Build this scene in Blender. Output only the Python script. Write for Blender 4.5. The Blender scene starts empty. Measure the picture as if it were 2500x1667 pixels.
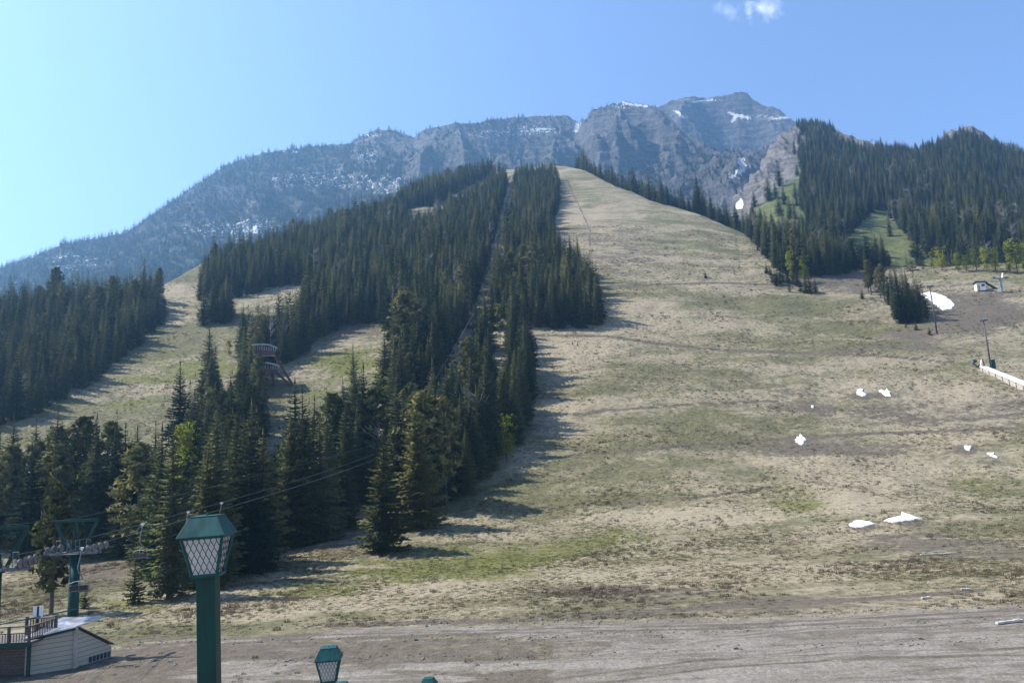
import bpy, math, random
import numpy as np
from mathutils import Vector, Matrix, Euler

S = bpy.context.scene
COL = S.collection
R = math.radians
# ------------------------------------------------------------------ camera, world, sun, exposure
PW, PH, F = 2500.0, 1667.0, 1900.0
PITCH, ROLL = R(9.5), R(3.0)
CAM = np.array([0.0, 0.0, 12.5])
SUN_AZ, SUN_EL = R(-76), R(52)           # azimuth from +Y, negative = left
f_ = np.array([0, math.cos(PITCH), math.sin(PITCH)])
u0 = np.array([0, -math.sin(PITCH), math.cos(PITCH)])
r0 = np.array([1.0, 0, 0])
u_ = u0 * math.cos(ROLL) + r0 * math.sin(ROLL)
r_ = r0 * math.cos(ROLL) - u0 * math.sin(ROLL)
cd = bpy.data.cameras.new('camera')
cam = bpy.data.objects.new('camera', cd)
COL.objects.link(cam)
cam.matrix_world = Matrix(((r_[0], u_[0], -f_[0], CAM[0]), (r_[1], u_[1], -f_[1], CAM[1]),
                           (r_[2], u_[2], -f_[2], CAM[2]), (0, 0, 0, 1)))
cd.sensor_width = 36
cd.lens = 36 * F / PW
cd.clip_start, cd.clip_end = 0.1, 20000
S.camera = cam

w = bpy.data.worlds.new("World")
S.world = w
w.use_nodes = True
SKY_STRENGTH, SUN_STRENGTH = 0.135, 5.0
S.view_settings.view_transform = 'Standard'
S.view_settings.look = 'None'
S.view_settings.exposure = 1.0
S.view_settings.gamma = 1
S.cycles.max_bounces = 6
S.cycles.volume_bounces = 1
S.cycles.transparent_max_bounces = 8
S.cycles.use_denoising = True


def build_world():
    nt = w.node_tree
    nt.nodes.clear()
    N, L = nt.nodes.new, nt.links.new
    out = N('ShaderNodeOutputWorld'); bg = N('ShaderNodeBackground')
    sky = N('ShaderNodeTexSky'); sky.sky_type = 'NISHITA'; sky.sun_disc = False
    sky.sun_elevation = SUN_EL; sky.sun_rotation = SUN_AZ
    sky.altitude = 1700; sky.air_density = 1.0; sky.dust_density = 1.6; sky.ozone_density = 4.0
    bg.inputs[1].default_value = SKY_STRENGTH
    # a small wisp of cloud high in the sky, fixed by its direction
    tc = N('ShaderNodeTexCoord')
    tint = N('ShaderNodeMixRGB'); tint.blend_type = 'MULTIPLY'; tint.inputs[0].default_value = 1; tint.inputs[2].default_value = (1.07, 0.985, 0.98, 1); L(sky.outputs[0], tint.inputs[1])
    col = tint.outputs[0]
    for k, (px, py, rx, ry, rot, amt) in enumerate([(1880, 20, 38, 30, 0.4, .8), (1828, 30, 13, 32, -0.3, 1.1), (1776, 27, 30, 18, 0.5, 0.45), (1852, 18, 36, 11, .15, .6)]):
        v = f_ * F + r_ * (px - PW / 2) + u_ * (PH / 2 - py)
        s = np.linalg.norm(v); v = v / s
        ax = r_ - v * r_.dot(v); ax /= np.linalg.norm(ax)
        ay = np.cross(v, ax)
        a2 = ax * math.cos(rot) + ay * math.sin(rot); b2 = -ax * math.sin(rot) + ay * math.cos(rot)
        da = N('ShaderNodeVectorMath'); da.operation = 'DOT_PRODUCT'; L(tc.outputs['Generated'], da.inputs[0]); da.inputs[1].default_value = a2 * s / rx
        db = N('ShaderNodeVectorMath'); db.operation = 'DOT_PRODUCT'; L(tc.outputs['Generated'], db.inputs[0]); db.inputs[1].default_value = b2 * s / ry
        cb = N('ShaderNodeCombineXYZ'); L(da.outputs['Value'], cb.inputs[0]); L(db.outputs['Value'], cb.inputs[1])
        no = N('ShaderNodeTexNoise'); no.inputs['Scale'].default_value = 60; no.inputs['Detail'].default_value = 9; no.inputs['Roughness'].default_value = 0.62; no.inputs['Distortion'].default_value = 0.5
        L(tc.outputs['Generated'], no.inputs['Vector'])
        le = N('ShaderNodeVectorMath'); le.operation = 'LENGTH'; L(cb.outputs[0], le.inputs[0])
        m1 = N('ShaderNodeMath'); m1.operation = 'MULTIPLY_ADD'; L(no.outputs['Fac'], m1.inputs[0]); m1.inputs[1].default_value = 3.6; m1.inputs[2].default_value = -0.75
        m2 = N('ShaderNodeMath'); m2.operation = 'SUBTRACT'; L(m1.outputs[0], m2.inputs[0]); L(le.outputs['Value'], m2.inputs[1])
        m3 = N('ShaderNodeMath'); m3.operation = 'MULTIPLY'; m3.use_clamp = True; L(m2.outputs[0], m3.inputs[0]); m3.inputs[1].default_value = amt * 0.30
        fwd = N('ShaderNodeVectorMath'); fwd.operation = 'DOT_PRODUCT'; L(tc.outputs['Generated'], fwd.inputs[0]); fwd.inputs[1].default_value = v
        gt = N('ShaderNodeMath'); gt.operation = 'GREATER_THAN'; L(fwd.outputs['Value'], gt.inputs[0]); gt.inputs[1].default_value = 0
        m4 = N('ShaderNodeMath'); m4.operation = 'MULTIPLY'; L(m3.outputs[0], m4.inputs[0]); L(gt.outputs[0], m4.inputs[1])
        mx = N('ShaderNodeMixRGB'); L(m4.outputs[0], mx.inputs[0]); L(col, mx.inputs[1]); mx.inputs[2].default_value = (7.2, 7.8, 8.4, 1)
        col = mx.outputs[0]
    L(col, bg.inputs[0]); L(bg.outputs[0], out.inputs[0])


build_world()
sd = bpy.data.lights.new('sun', 'SUN')
sd.energy = SUN_STRENGTH; sd.angle = R(0.5); sd.color = (1.0, 0.93, 0.82)
sun = bpy.data.objects.new('sun', sd); COL.objects.link(sun)
SUNDIR = Vector((math.sin(SUN_AZ) * math.cos(SUN_EL), math.cos(SUN_AZ) * math.cos(SUN_EL), math.sin(SUN_EL)))
sun.rotation_euler = SUNDIR.to_track_quat('Z', 'Y').to_euler()
sun.location = SUNDIR * 300

rng = np.random.default_rng(7)
random.seed(7)

# ------------------------------------------------------------------ pixel <-> world helpers (pixels of the 2500x1667 photo)
def ray(px, py):
    return f_ * F + r_ * (px - PW / 2) + u_ * (PH / 2 - py)


def P(px, py, Y):
    v = ray(px, py)
    return CAM + v * (Y / v[1])


def Pz(px, py, z):
    v = ray(px, py)
    return CAM + v * ((z - CAM[2]) / v[2])


def project(x, y, z):
    d0, d1, d2 = x - CAM[0], y - CAM[1], z - CAM[2]
    a = d0 * r_[0] + d1 * r_[1] + d2 * r_[2]
    b = d0 * u_[0] + d1 * u_[1] + d2 * u_[2]
    c = d0 * f_[0] + d1 * f_[1] + d2 * f_[2]
    c = np.where(c > 0.5, c, 0.5)
    return PW / 2 + F * a / c, PH / 2 - F * b / c, c


def inside(px, py, poly):
    c = np.zeros(px.shape, bool)
    n = len(poly)
    for i in range(n):
        x1, y1 = poly[i]; x2, y2 = poly[(i + 1) % n]
        if y1 == y2:
            continue
        m = ((y1 > py) != (y2 > py)) & (px < (x2 - x1) * (py - y1) / (y2 - y1) + x1)
        c ^= m
    return c


# ------------------------------------------------------------------ noise
def _hash(ix, iy, seed):
    h = (ix.astype(np.int64) * 374761393 + iy.astype(np.int64) * 668265263 + seed * 1442695041) & 0xFFFFFFFF
    h = ((h ^ (h >> 13)) * 1274126177) & 0xFFFFFFFF
    h = ((h ^ (h >> 16)) * 2246822519) & 0xFFFFFFFF
    return (h ^ (h >> 15)) & 0xFFFF


def perlin(x, y, seed=0):
    ix, iy = np.floor(x), np.floor(y)
    fx, fy = x - ix, y - iy
    ux, uy = fx * fx * fx * (fx * (fx * 6 - 15) + 10), fy * fy * fy * (fy * (fy * 6 - 15) + 10)
    def g(dx, dy):
        a = _hash(ix + dx, iy + dy, seed) * (2 * math.pi / 65536.0)
        return np.cos(a) * (fx - dx) + np.sin(a) * (fy - dy)
    a, b, c, d = g(0, 0), g(1, 0), g(0, 1), g(1, 1)
    return 1.5 * ((a + (b - a) * ux) * (1 - uy) + (c + (d - c) * ux) * uy)


def fbm(x, y, octv=4, seed=0, gain=0.5):
    s, a = 0, 1.0
    for o in range(octv):
        s = s + a * perlin(x * 2 ** o + 17.3 * o, y * 2 ** o - 9.1 * o, seed + o)
        a *= gain
    return s


def ridged(x, y, octv=5, seed=0, gain=0.55):
    s, a, wgt = 0, 1.0, 1.0
    for o in range(octv):
        n = 1 - np.abs(perlin(x * 2 ** o + 5.3 * o, y * 2 ** o + 3.1 * o, seed + o))
        n = n * n * wgt
        s = s + a * n
        wgt = np.clip(n * 1.6, 0, 1)
        a *= gain
    return s


# ------------------------------------------------------------------ heights
FY = np.array([-100, 0, 75, 100, 120, 157, 200, 240, 272, 340, 490, 745, 1050, 1600.])
FZ = np.array([0, 0, 0, .2, .8, 7, 22, 43, 59, 95, 172, 306, 480, 790.])


def smooth_interp(xs, ys, n=4000, k=9.0):
    g = np.linspace(xs[0], xs[-1], n)
    v = np.interp(g, xs, ys)
    ker = np.exp(-0.5 * (np.arange(-60, 61) * (g[1] - g[0]) / k) ** 2); ker /= ker.sum()
    vp = np.concatenate([v[0] + (v[1] - v[0]) * np.arange(-60, 0), v, v[-1] + (v[-1] - v[-2]) * np.arange(1, 61)])
    return g, np.convolve(vp, ker, 'valid')


_fg, _fv = smooth_interp(FY, FZ)
def fprof(y):
    return np.interp(y, _fg, _fv)


def crest_tables(pts):
    T, YC, ZC = [], [], []
    for px, py, Y in pts:
        p = P(px, py, Y)
        T.append(p[0] / p[1]); YC.append(Y); ZC.append(p[2])
    o = np.argsort(T)
    return np.array(T)[o], np.array(YC, float)[o], np.array(ZC)[o]


CREST1 = [(-500, 830, 320), (-200, 790, 325), (0, 765, 333), (200, 745, 350), (390, 700, 372), (450, 668, 400), (510, 645, 425), (560, 628, 440),
          (620, 612, 465), (700, 592, 500), (800, 560, 550), (900, 520, 605), (960, 503, 632), (1040, 462, 690), (1150, 430, 740), (1230, 416, 760),
          (1300, 408, 755), (1380, 406, 740), (1420, 416, 705), (1500, 452, 622), (1600, 494, 560), (1700, 528, 520), (1800, 563, 488), (1850, 588, 452),
          (1900, 612, 420), (1960, 634, 400), (2040, 650, 380), (2150, 652, 368), (2300, 650, 358), (2500, 640, 348), (2700, 640, 345), (3000, 640, 345)]
T1, Y1, Z1 = crest_tables(CREST1)
CREST2 = [(1640, 640, 600), (1720, 560, 650), (1780, 500, 690), (1815, 470, 730), (1850, 415, 800), (1880, 360, 870), (1915, 325, 930), (1955, 300, 985), (2000, 302, 1000), (2060, 328, 960),
          (2100, 345, 930), (2150, 358, 900), (2240, 366, 890), (2280, 354, 915), (2325, 320, 950), (2370, 308, 960), (2400, 328, 940), (2440, 354, 920), (2500, 374, 900), (2700, 400, 880), (3100, 470, 850)]
T2, Y2, Z2 = crest_tables(CREST2)
CREST3 = [(-500, 760, 1300), (-200, 700, 1400), (0, 655, 1500), (80, 628, 1530), (150, 597, 1560), (230, 585, 1590), (305, 570, 1620), (380, 520, 1660), (480, 450, 1720), (560, 400, 1780), (640, 375, 1830),
          (740, 361, 1880), (850, 351, 1930), (885, 332, 1940), (920, 319, 1940), (960, 320, 1940), (1010, 334, 1930), (1035, 316, 1930), (1110, 298, 1930), (1160, 300, 1960),
          (1200, 290, 2000), (1260, 288, 2050), (1340, 284, 2080), (1385, 287, 2090), (1412, 304, 2060), (1428, 290, 1960), (1445, 266, 1930), (1490, 254, 1920), (1530, 249, 1920), (1575, 258, 1910), (1620, 272, 1880),
          (1650, 300, 1830), (1680, 330, 1750), (1715, 350, 1680), (1760, 372, 1620), (1800, 385, 1580), (1840, 375, 1600), (1900, 352, 1680), (1960, 340, 1700), (2060, 350, 1700), (2300, 380, 1700)]
T3, Y3, Z3 = crest_tables(CREST3)
CREST4 = [(1480, 300, 2300), (1540, 290, 2350), (1600, 262, 2400), (1640, 245, 2420), (1680, 242, 2430), (1692, 237, 2440), (1720, 238, 2450), (1760, 233, 2460), (1785, 229, 2460), (1793, 225, 2460), (1810, 225, 2460), (1826, 232, 2460), (1835, 243, 2450),
          (1860, 258, 2420), (1885, 262, 2400), (1905, 270, 2380), (1925, 288, 2350), (1990, 320, 2300), (2100, 360, 2250)]
T4, Y4, Z4 = crest_tables(CREST4)


def softplus(m, k):
    return k * np.logaddexp(0, m / k)


def near_bank(x, y):
    return np.where(y < 0, 10.8, 10.8 - 0.32 * y) - np.maximum(np.abs(x) - 60, 0) * 0.25


def h1(x, y, detail=True):
    x, y = np.asarray(x, float), np.asarray(y, float)
    yy = np.maximum(y, 1.0)
    t = np.clip(x / yy, T1[0], T1[-1])
    yc, zc = np.interp(t, T1, Y1), np.interp(t, T1, Z1) + 1.5
    q = np.clip(y / yc, 0, 1)
    b = fprof(y) + (zc - fprof(yc)) * q ** 3
    m = y - yc
    b = b - 1.05 * softplus(np.minimum(m, 600), 3.0)
    # shallow cutting of the service track across the face
    if detail:
        fade = np.clip((y - 85) / 60, 0, 1)
        b = b + fade * (1.6 * fbm(x / 55, y / 55, 3, 11) + 0.35 * fbm(x / 9, y / 9, 3, 23))
        b = b + 0.10 * fbm(x / 5, y / 5, 4, 31) * np.clip((y - 20) / 20, 0, 1)
    bank = near_bank(x, y)
    return np.maximum(b, bank)


def h2(x, y, detail=True):
    x, y = np.asarray(x, float), np.asarray(y, float)
    yy = np.maximum(y, 1.0)
    t = np.clip(x / yy, T2[0], T2[-1])
    yc, zc = np.interp(t, T2, Y2), np.interp(t, T2, Z2)
    s = np.clip((y - 330) / (yc - 330), 0, 3)
    b = 70 + (zc - 70) * (0.82 * s + 0.18 * s * s)
    m = y - yc
    b = np.where(m > 0, zc - 0.75 * m, b)
    b = np.where(y < 330, -80.0, b)
    if detail:
        fade = np.clip((y - 330) / 100, 0, 1)
        b = b + fade * (7 * fbm(x / 80, y / 80, 3, 41) * np.clip(1 - s, 0.1, 1) + 1.0 * fbm(x / 14, y / 14, 3, 47))
        rock = np.clip((rock2(x, y) - .2) * 1.5, 0, 1)
        b = b + rock * (8 * (ridged(x / 45, y / 70, 5, 53) - 1.0))
    return b


def rock2(x, y):
    """how bare and rocky the right-hand hill is"""
    z = None
    yy = np.maximum(y, 1.0)
    t = x / yy
    r = np.zeros_like(t)
    for (px, py, Y, sx, sy) in [(1850, 430, 790, .05, 120), (1905, 350, 900, .03, 90), (2090, 340, 930, .028, 40), (2350, 316, 955, .05, 55), (2200, 352, 905, .02, 20), (1800, 490, 700, .02, 80)]:
        p = P(px, py, Y)
        r = np.maximum(r, np.exp(-((t - p[0] / p[1]) / sx) ** 2 - ((y - Y) / sy) ** 2) * 1.3)
    return np.clip(r, 0, 1)


def h3(x, y, T=T3, YC=Y3, ZC=Z3, zf=120, yf=0.5, seed=61):
    x, y = np.asarray(x, float), np.asarray(y, float)
    t = np.clip(x / np.maximum(y, 1), T[0], T[-1])
    yc, zc = np.interp(t, T, YC), np.interp(t, T, ZC)
    y0 = yc * yf
    s = (y - y0) / (yc - y0)
    sc = np.clip(s, 0, 1)
    prof = 0.78 * sc + 0.22 * sc ** 2.2
    b = zf + (zc - zf) * prof
    amp = np.clip(4 * sc, 0, 1) * np.clip((1.02 - sc) * 5, 0.06, 1)
    rg = ridged(x / 210 + 0.15 * fbm(x / 300, y / 300, 2, seed + 9), y / 420, 5, seed, 0.5)
    craggy = np.clip((t + 0.35) * 2.6, 0.22, 1.0)
    b = b + amp * craggy * 95 * (rg - 0.9)
    b = b + amp * 14 * fbm(x / 60, y / 60, 4, seed + 20)
    # limestone ledges
    st = b / 34.0 + 0.35 * fbm(x / 200, y / 200, 2, seed + 30)
    fr = st - np.floor(st)
    led = (np.clip((fr - 0.25) / 0.5, 0, 1) - fr) * 34.0
    b = b + amp * craggy * 0.55 * led
    m = y - yc
    b = np.where(m > 0, zc - 0.6 * m, b) + 2.5 * fbm(x / 16, y / 16, 3, seed + 40)
    return b


def h4(x, y):
    return h3(x, y, T4, Y4, Z4, 250, 0.62, 97)


def hit(px, py, hf=h1, y0=36, y1=900):
    """where the sight line through a pixel meets a ground surface"""
    ys = np.linspace(y0, y1, 4000)
    v = ray(px, py) / ray(px, py)[1]
    xs, zs = CAM[0] + v[0] * ys, CAM[2] + v[2] * ys
    g = hf(xs, ys)
    k = np.argmax(g >= zs)
    if g[k] < zs[k]:
        k = np.argmin(zs - g)
    return np.array([xs[k], ys[k], g[k]])


# ------------------------------------------------------------------ scene helpers
def tag(o, label=None, cat=None, group=None, kind=None):
    if label: o['label'] = label
    if cat: o['category'] = cat
    if group: o['group'] = group
    if kind: o['kind'] = kind
    return o


def empty(name, loc, rz=0, label=None, cat=None, group=None):
    o = bpy.data.objects.new(name, None)
    o.empty_display_size = 0.3
    COL.objects.link(o)
    o.location = Vector(loc); o.rotation_euler = (0, 0, rz)
    return tag(o, label, cat, group)


def np_mesh(name, V, Fq, mats=(), smooth=False, attrs=None, mi=None):
    """V (n,3); Fq (m,k) faces of one size"""
    V = np.asarray(V, np.float32); Fq = np.asarray(Fq, np.int32)
    me = bpy.data.meshes.new(name)
    me.vertices.add(len(V)); me.vertices.foreach_set('co', V.ravel())
    k = Fq.shape[1]
    me.loops.add(Fq.size); me.loops.foreach_set('vertex_index', Fq.ravel())
    me.polygons.add(len(Fq))
    me.polygons.foreach_set('loop_start', np.arange(0, Fq.size, k, dtype=np.int32))
    me.polygons.foreach_set('loop_total', np.full(len(Fq), k, np.int32))
    if mi is not None: me.polygons.foreach_set('material_index', np.asarray(mi, np.int32))
    me.polygons.foreach_set('use_smooth', np.full(len(Fq), smooth))
    for m in mats: me.materials.append(m)
    for nm, (ty, arr) in (attrs or {}).items():
        a = me.attributes.new(nm, ty, 'POINT')
        a.data.foreach_set('color' if ty == 'FLOAT_COLOR' else 'value', np.asarray(arr, np.float32).ravel())
    me.update(calc_edges=True)
    return me


def link(name, me, parent=None):
    o = bpy.data.objects.new(name, me)
    COL.objects.link(o)
    if parent: o.parent = parent
    return o


class MB:
    """collects shapes, then links them as one mesh object"""
    def __init__(s):
        s.v, s.f = [], []

    def add(s, vs, fs):
        n = len(s.v)
        s.v += [tuple(v) for v in vs]
        s.f += [tuple(i + n for i in f) for f in fs]
        return s

    def box(s, c, d, rz=0, M=None):
        x, y, z = d[0] / 2, d[1] / 2, d[2] / 2
        vs = [Vector(q) for q in [(-x, -y, -z), (x, -y, -z), (x, y, -z), (-x, y, -z), (-x, -y, z), (x, -y, z), (x, y, z), (-x, y, z)]]
        m = M if M is not None else Matrix.Rotation(rz, 3, 'Z')
        return s.add([m @ q + Vector(c) for q in vs], [(0, 3, 2, 1), (4, 5, 6, 7), (0, 1, 5, 4), (1, 2, 6, 5), (2, 3, 7, 6), (3, 0, 4, 7)])

    def bar(s, a, b, wd, ht=None, up=(0, 0, 1)):
        a, b = Vector(a), Vector(b); ht = ht or wd
        z = (b - a); ln = z.length
        z.normalize(); up = Vector(up)
        if abs(z.dot(up)) > 0.99: up = Vector((0, 1, 0))
        x = up.cross(z).normalized(); y = z.cross(x)
        m = Matrix((x, y, z)).transposed()
        return s.box((a + b) / 2, (wd, ht, ln), M=m)

    def tube(s, pts, r, n=8, cap=True):
        pts = [Vector(p) for p in pts]
        rs = r if isinstance(r, (list, tuple)) else [r] * len(pts)
        rings = []
        for i, p in enumerate(pts):
            d = (pts[min(i + 1, len(pts) - 1)] - pts[max(i - 1, 0)]).normalized()
            up = Vector((0, 0, 1)) if abs(d.z) < 0.95 else Vector((0, 1, 0))
            x = up.cross(d).normalized(); y = d.cross(x)
            rings.append([p + (x * math.cos(2 * math.pi * k / n) + y * math.sin(2 * math.pi * k / n)) * rs[i] for k in range(n)])
        vs = [q for ring in rings for q in ring]
        fs = [(i * n + k, i * n + (k + 1) % n, (i + 1) * n + (k + 1) % n, (i + 1) * n + k) for i in range(len(pts) - 1) for k in range(n)]
        if cap:
            fs += [tuple(range(n))[::-1], tuple((len(pts) - 1) * n + k for k in range(n))]
        return s.add(vs, fs)

    def frustum(s, z0, w0, z1, w1, c=(0, 0)):
        a, b = w0 / 2, w1 / 2
        vs = [(c[0] + i * a, c[1] + j * a, z0) for i, j in ((-1, -1), (1, -1), (1, 1), (-1, 1))] + [(c[0] + i * b, c[1] + j * b, z1) for i, j in ((-1, -1), (1, -1), (1, 1), (-1, 1))]
        return s.add(vs, [(0, 3, 2, 1), (4, 5, 6, 7), (0, 1, 5, 4), (1, 2, 6, 5), (2, 3, 7, 6), (3, 0, 4, 7)])

    def disc(s, c, axis, r, th, n=16):
        c, axis = Vector(c), Vector(axis).normalized()
        return s.tube([c - axis * th / 2, c + axis * th / 2], r, n)

    def build(s, name, mat, parent=None, smooth=False, bevel=0):
        me = bpy.data.meshes.new(name)
        me.from_pydata(s.v, [], s.f)
        me.materials.append(mat)
        if smooth:
            me.polygons.foreach_set('use_smooth', [True] * len(me.polygons))
        o = link(name, me, parent)
        if bevel:
            b = o.modifiers.new('bevel', 'BEVEL'); b.width = bevel; b.segments = 2; b.limit_method = 'ANGLE'
        return o


# ------------------------------------------------------------------ materials
class NT:
    def __init__(s, name):
        s.m = bpy.data.materials.new(name); s.m.use_nodes = True
        s.t = s.m.node_tree; s.t.nodes.clear()
        s.out = s.t.nodes.new('ShaderNodeOutputMaterial')

    def n(s, ty, ins=None, **kw):
        nd = s.t.nodes.new('ShaderNode' + ty)
        for k, v in kw.items(): setattr(nd, k, v)
        for k, v in (ins or {}).items(): s.set(nd.inputs[k], v)
        return nd

    def set(s, sock, v):
        if hasattr(v, 'links'): s.t.links.new(v, sock)
        elif isinstance(v, bpy.types.Node): s.t.links.new(v.outputs[0], sock)
        else: sock.default_value = (tuple(v) + (1,)) if isinstance(v, tuple) and len(v) == 3 and sock.type == 'RGBA' else v

    def noise(s, vec, scale, detail=4, rough=0.55, dist=0, **kw):
        nd = s.n('TexNoise', {'Scale': scale, 'Detail': detail, 'Roughness': rough, 'Distortion': dist})
        s.set(nd.inputs['Vector'], vec)
        return nd.outputs['Fac']

    def math(s, op, a, b=0.0, c=None, clamp=False):
        nd = s.n('Math', operation=op, use_clamp=clamp)
        s.set(nd.inputs[0], a); s.set(nd.inputs[1], b)
        if c is not None: s.set(nd.inputs[2], c)
        return nd.outputs[0]

    def ramp(s, v, lo, hi, o0=0.0, o1=1.0):
        nd = s.n('MapRange', interpolation_type='SMOOTHSTEP')
        s.set(nd.inputs['Value'], v)
        for k, q in zip(('From Min', 'From Max', 'To Min', 'To Max'), (lo, hi, o0, o1)): s.set(nd.inputs[k], q)
        return nd.outputs[0]

    def mix(s, f, a, b):
        nd = s.n('MixRGB'); s.set(nd.inputs[0], f); s.set(nd.inputs[1], a); s.set(nd.inputs[2], b)
        return nd.outputs[0]

    def obj(s):
        return s.n('TexCoord').outputs['Object']

    def stretch(s, vec, sc):
        nd = s.n('Mapping', {'Scale': sc}); s.set(nd.inputs['Vector'], vec)
        return nd.outputs[0]

    def bump(s, h, strength, dist):
        nd = s.n('Bump', {'Strength': strength, 'Distance': dist}); s.set(nd.inputs['Height'], h)
        return nd.outputs[0]

    def bsdf(s, col, rough=0.6, metal=0.0, normal=None, spec=0.5, **kw):
        nd = s.n('BsdfPrincipled')
        s.set(nd.inputs['Base Color'], col); s.set(nd.inputs['Roughness'], rough); nd.inputs['Metallic'].default_value = metal
        nd.inputs['Specular IOR Level'].default_value = spec
        if normal is not None: s.set(nd.inputs['Normal'], normal)
        for k, v in kw.items(): s.set(nd.inputs[k], v)
        s.t.links.new(nd.outputs[0], s.out.inputs[0])
        return nd


def mat_plain(name, col, rough=0.55, metal=0.0, var=0.12, scale=6.0, spec=0.5):
    t = NT(name)
    o = t.obj()
    n1 = t.noise(o, scale, 5, 0.6)
    dark = tuple(c * (1 - var) for c in col); lite = tuple(min(1, c * (1 + var)) for c in col)
    c = t.mix(t.ramp(n1, 0.3, 0.7), dark, lite)
    t.bsdf(c, t.ramp(n1, 0.2, 0.8, rough * 0.85, min(1, rough * 1.15)), metal, t.bump(n1, 0.1, 0.01), spec)
    return t.m


def mat_ground():
    t = NT('meadow_soil_and_gravel')
    o = t.obj()
    a = t.n('Attribute', attribute_name='region', attribute_type='GEOMETRY')
    sep = t.n('SeparateColor'); t.set(sep.inputs[0], a.outputs['Color'])
    green, dirt_shade, pale = sep.outputs[0], sep.outputs[1], sep.outputs[2]
    g2 = t.n('Attribute', attribute_name='gravel', attribute_type='GEOMETRY').outputs['Fac']
    big = t.noise(t.stretch(o, (0.55, 1.3, 1.0)), 0.022, 5, 0.6, 0.8)
    mid = t.noise(t.stretch(o, (0.6, 1.3, 1.0)), 0.085, 6, 0.65, 0.5)
    fine = t.noise(o, 0.55, 6, 0.7)
    tiny = t.math('ADD', t.math('MULTIPLY', t.noise(o, 3.0, 6, 0.78), 0.5), t.math('MULTIPLY', t.noise(o, 0.9, 6, 0.75), 0.5))
    straw = t.mix(t.ramp(tiny, 0.3, 0.7), (0.165, 0.143, 0.094), (0.365, 0.312, 0.225))
    olive = t.mix(t.ramp(tiny, 0.35, 0.7), (0.07, 0.069, 0.034), (0.185, 0.175, 0.094))
    brown = t.mix(t.ramp(tiny, 0.3, 0.7), (0.072, 0.061, 0.047), (0.158, 0.134, 0.105))
    fresh = t.mix(t.ramp(tiny, 0.3, 0.75), (0.07, 0.078, 0.021), (0.185, 0.185, 0.06))
    k1 = t.math('ADD', t.math('MULTIPLY', big, 0.55), t.math('ADD', t.math('MULTIPLY', mid, 0.35), t.math('MULTIPLY', fine, 0.28)))
    c = t.mix(t.ramp(t.math('SUBTRACT', k1, t.math('MULTIPLY', pale, 0.2)), 0.505, 0.66), straw, olive)
    k2 = t.math('ADD', t.math('MULTIPLY', t.noise(t.stretch(o, (.5, 1.4, 1)), 0.07, 7, 0.7, 0.8), 0.6), t.math('MULTIPLY', fine, 0.4))
    c = t.mix(t.ramp(t.math('ADD', k2, t.math('SUBTRACT', t.math('MULTIPLY', dirt_shade, 0.30), t.math('MULTIPLY', pale, 0.1))), 0.54, 0.66), c, brown)
    c = t.mix(t.ramp(t.math('ADD', t.math('MULTIPLY', green, 0.42), t.math('MULTIPLY', t.math('ADD', mid, fine), 0.5)), 0.60, 0.80), c, fresh)
    # gravel of the lot and the road: grey stones among trodden brown turf
    gv = t.n('TexVoronoi', {'Scale': 6.0}); t.set(gv.inputs['Vector'], o)
    gcol = t.mix(t.math('MULTIPLY', t.noise(gv.outputs['Position'], 40, 1), 1.0), (0.105, 0.095, 0.08), (0.34, 0.31, 0.27))
    gcol = t.mix(t.ramp(t.noise(t.stretch(o, (.35, 1.2, 1)), 0.30, 8, 0.72, 1.2), 0.42, 0.62, 0.0, 0.8), gcol, brown)
    wv = t.noise(t.stretch(o, (.02, 2.2, 1)), 1.0, 4, 0.6, 0.15)
    gcol = t.mix(t.ramp(wv, 0.55, 0.68, 0.0, 0.45), gcol, (0.07, 0.058, 0.047))
    c = t.mix(t.ramp(t.math('ADD', g2, t.math('MULTIPLY', t.math('SUBTRACT', t.noise(t.stretch(o, (0.5, 1.4, 1)), 0.28, 7, 0.7, 0.9), 0.5), 1.3)), 0.38, 0.58), c, gcol)
    bmp = t.math('ADD', t.math('MULTIPLY', fine, 0.6), t.math('MULTIPLY', tiny, 0.25))
    t.bsdf(c, 0.95, 0, t.bump(bmp, 0.9, 0.9), 0.15)
    return t.m


def mat_hill():
    t = NT('hill_turf_and_limestone')
    o = t.obj()
    rk = t.n('Attribute', attribute_name='rock', attribute_type='GEOMETRY').outputs['Fac']
    fine, tiny = t.noise(o, 0.12, 6, 0.65), t.noise(o, 0.7, 5, 0.7)
    grass = t.mix(t.ramp(t.math('ADD', t.math('MULTIPLY', fine, .6), t.math('MULTIPLY', tiny, .4)), 0.4, 0.62), (0.07, 0.095, 0.028), (0.14, 0.14, 0.066))
    st = t.noise(t.stretch(o, (0.02, 0.02, 0.25)), 1.0, 5, 0.7, 0.5)
    rock = t.mix(t.ramp(t.math('ADD', t.math('MULTIPLY', st, .5), t.math('MULTIPLY', tiny, .5)), 0.35, 0.65), (0.07, 0.067, 0.068), (0.2, 0.19, 0.18))
    c = t.mix(t.ramp(t.math('ADD', rk, t.math('MULTIPLY', t.math('SUBTRACT', fine, 0.5), 0.8)), 0.25, 0.45), grass, rock)
    t.bsdf(c, 0.95, 0, t.bump(t.math('ADD', fine, t.math('MULTIPLY', tiny, 0.3)), 0.8, 3.0), 0.15)
    return t.m


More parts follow.
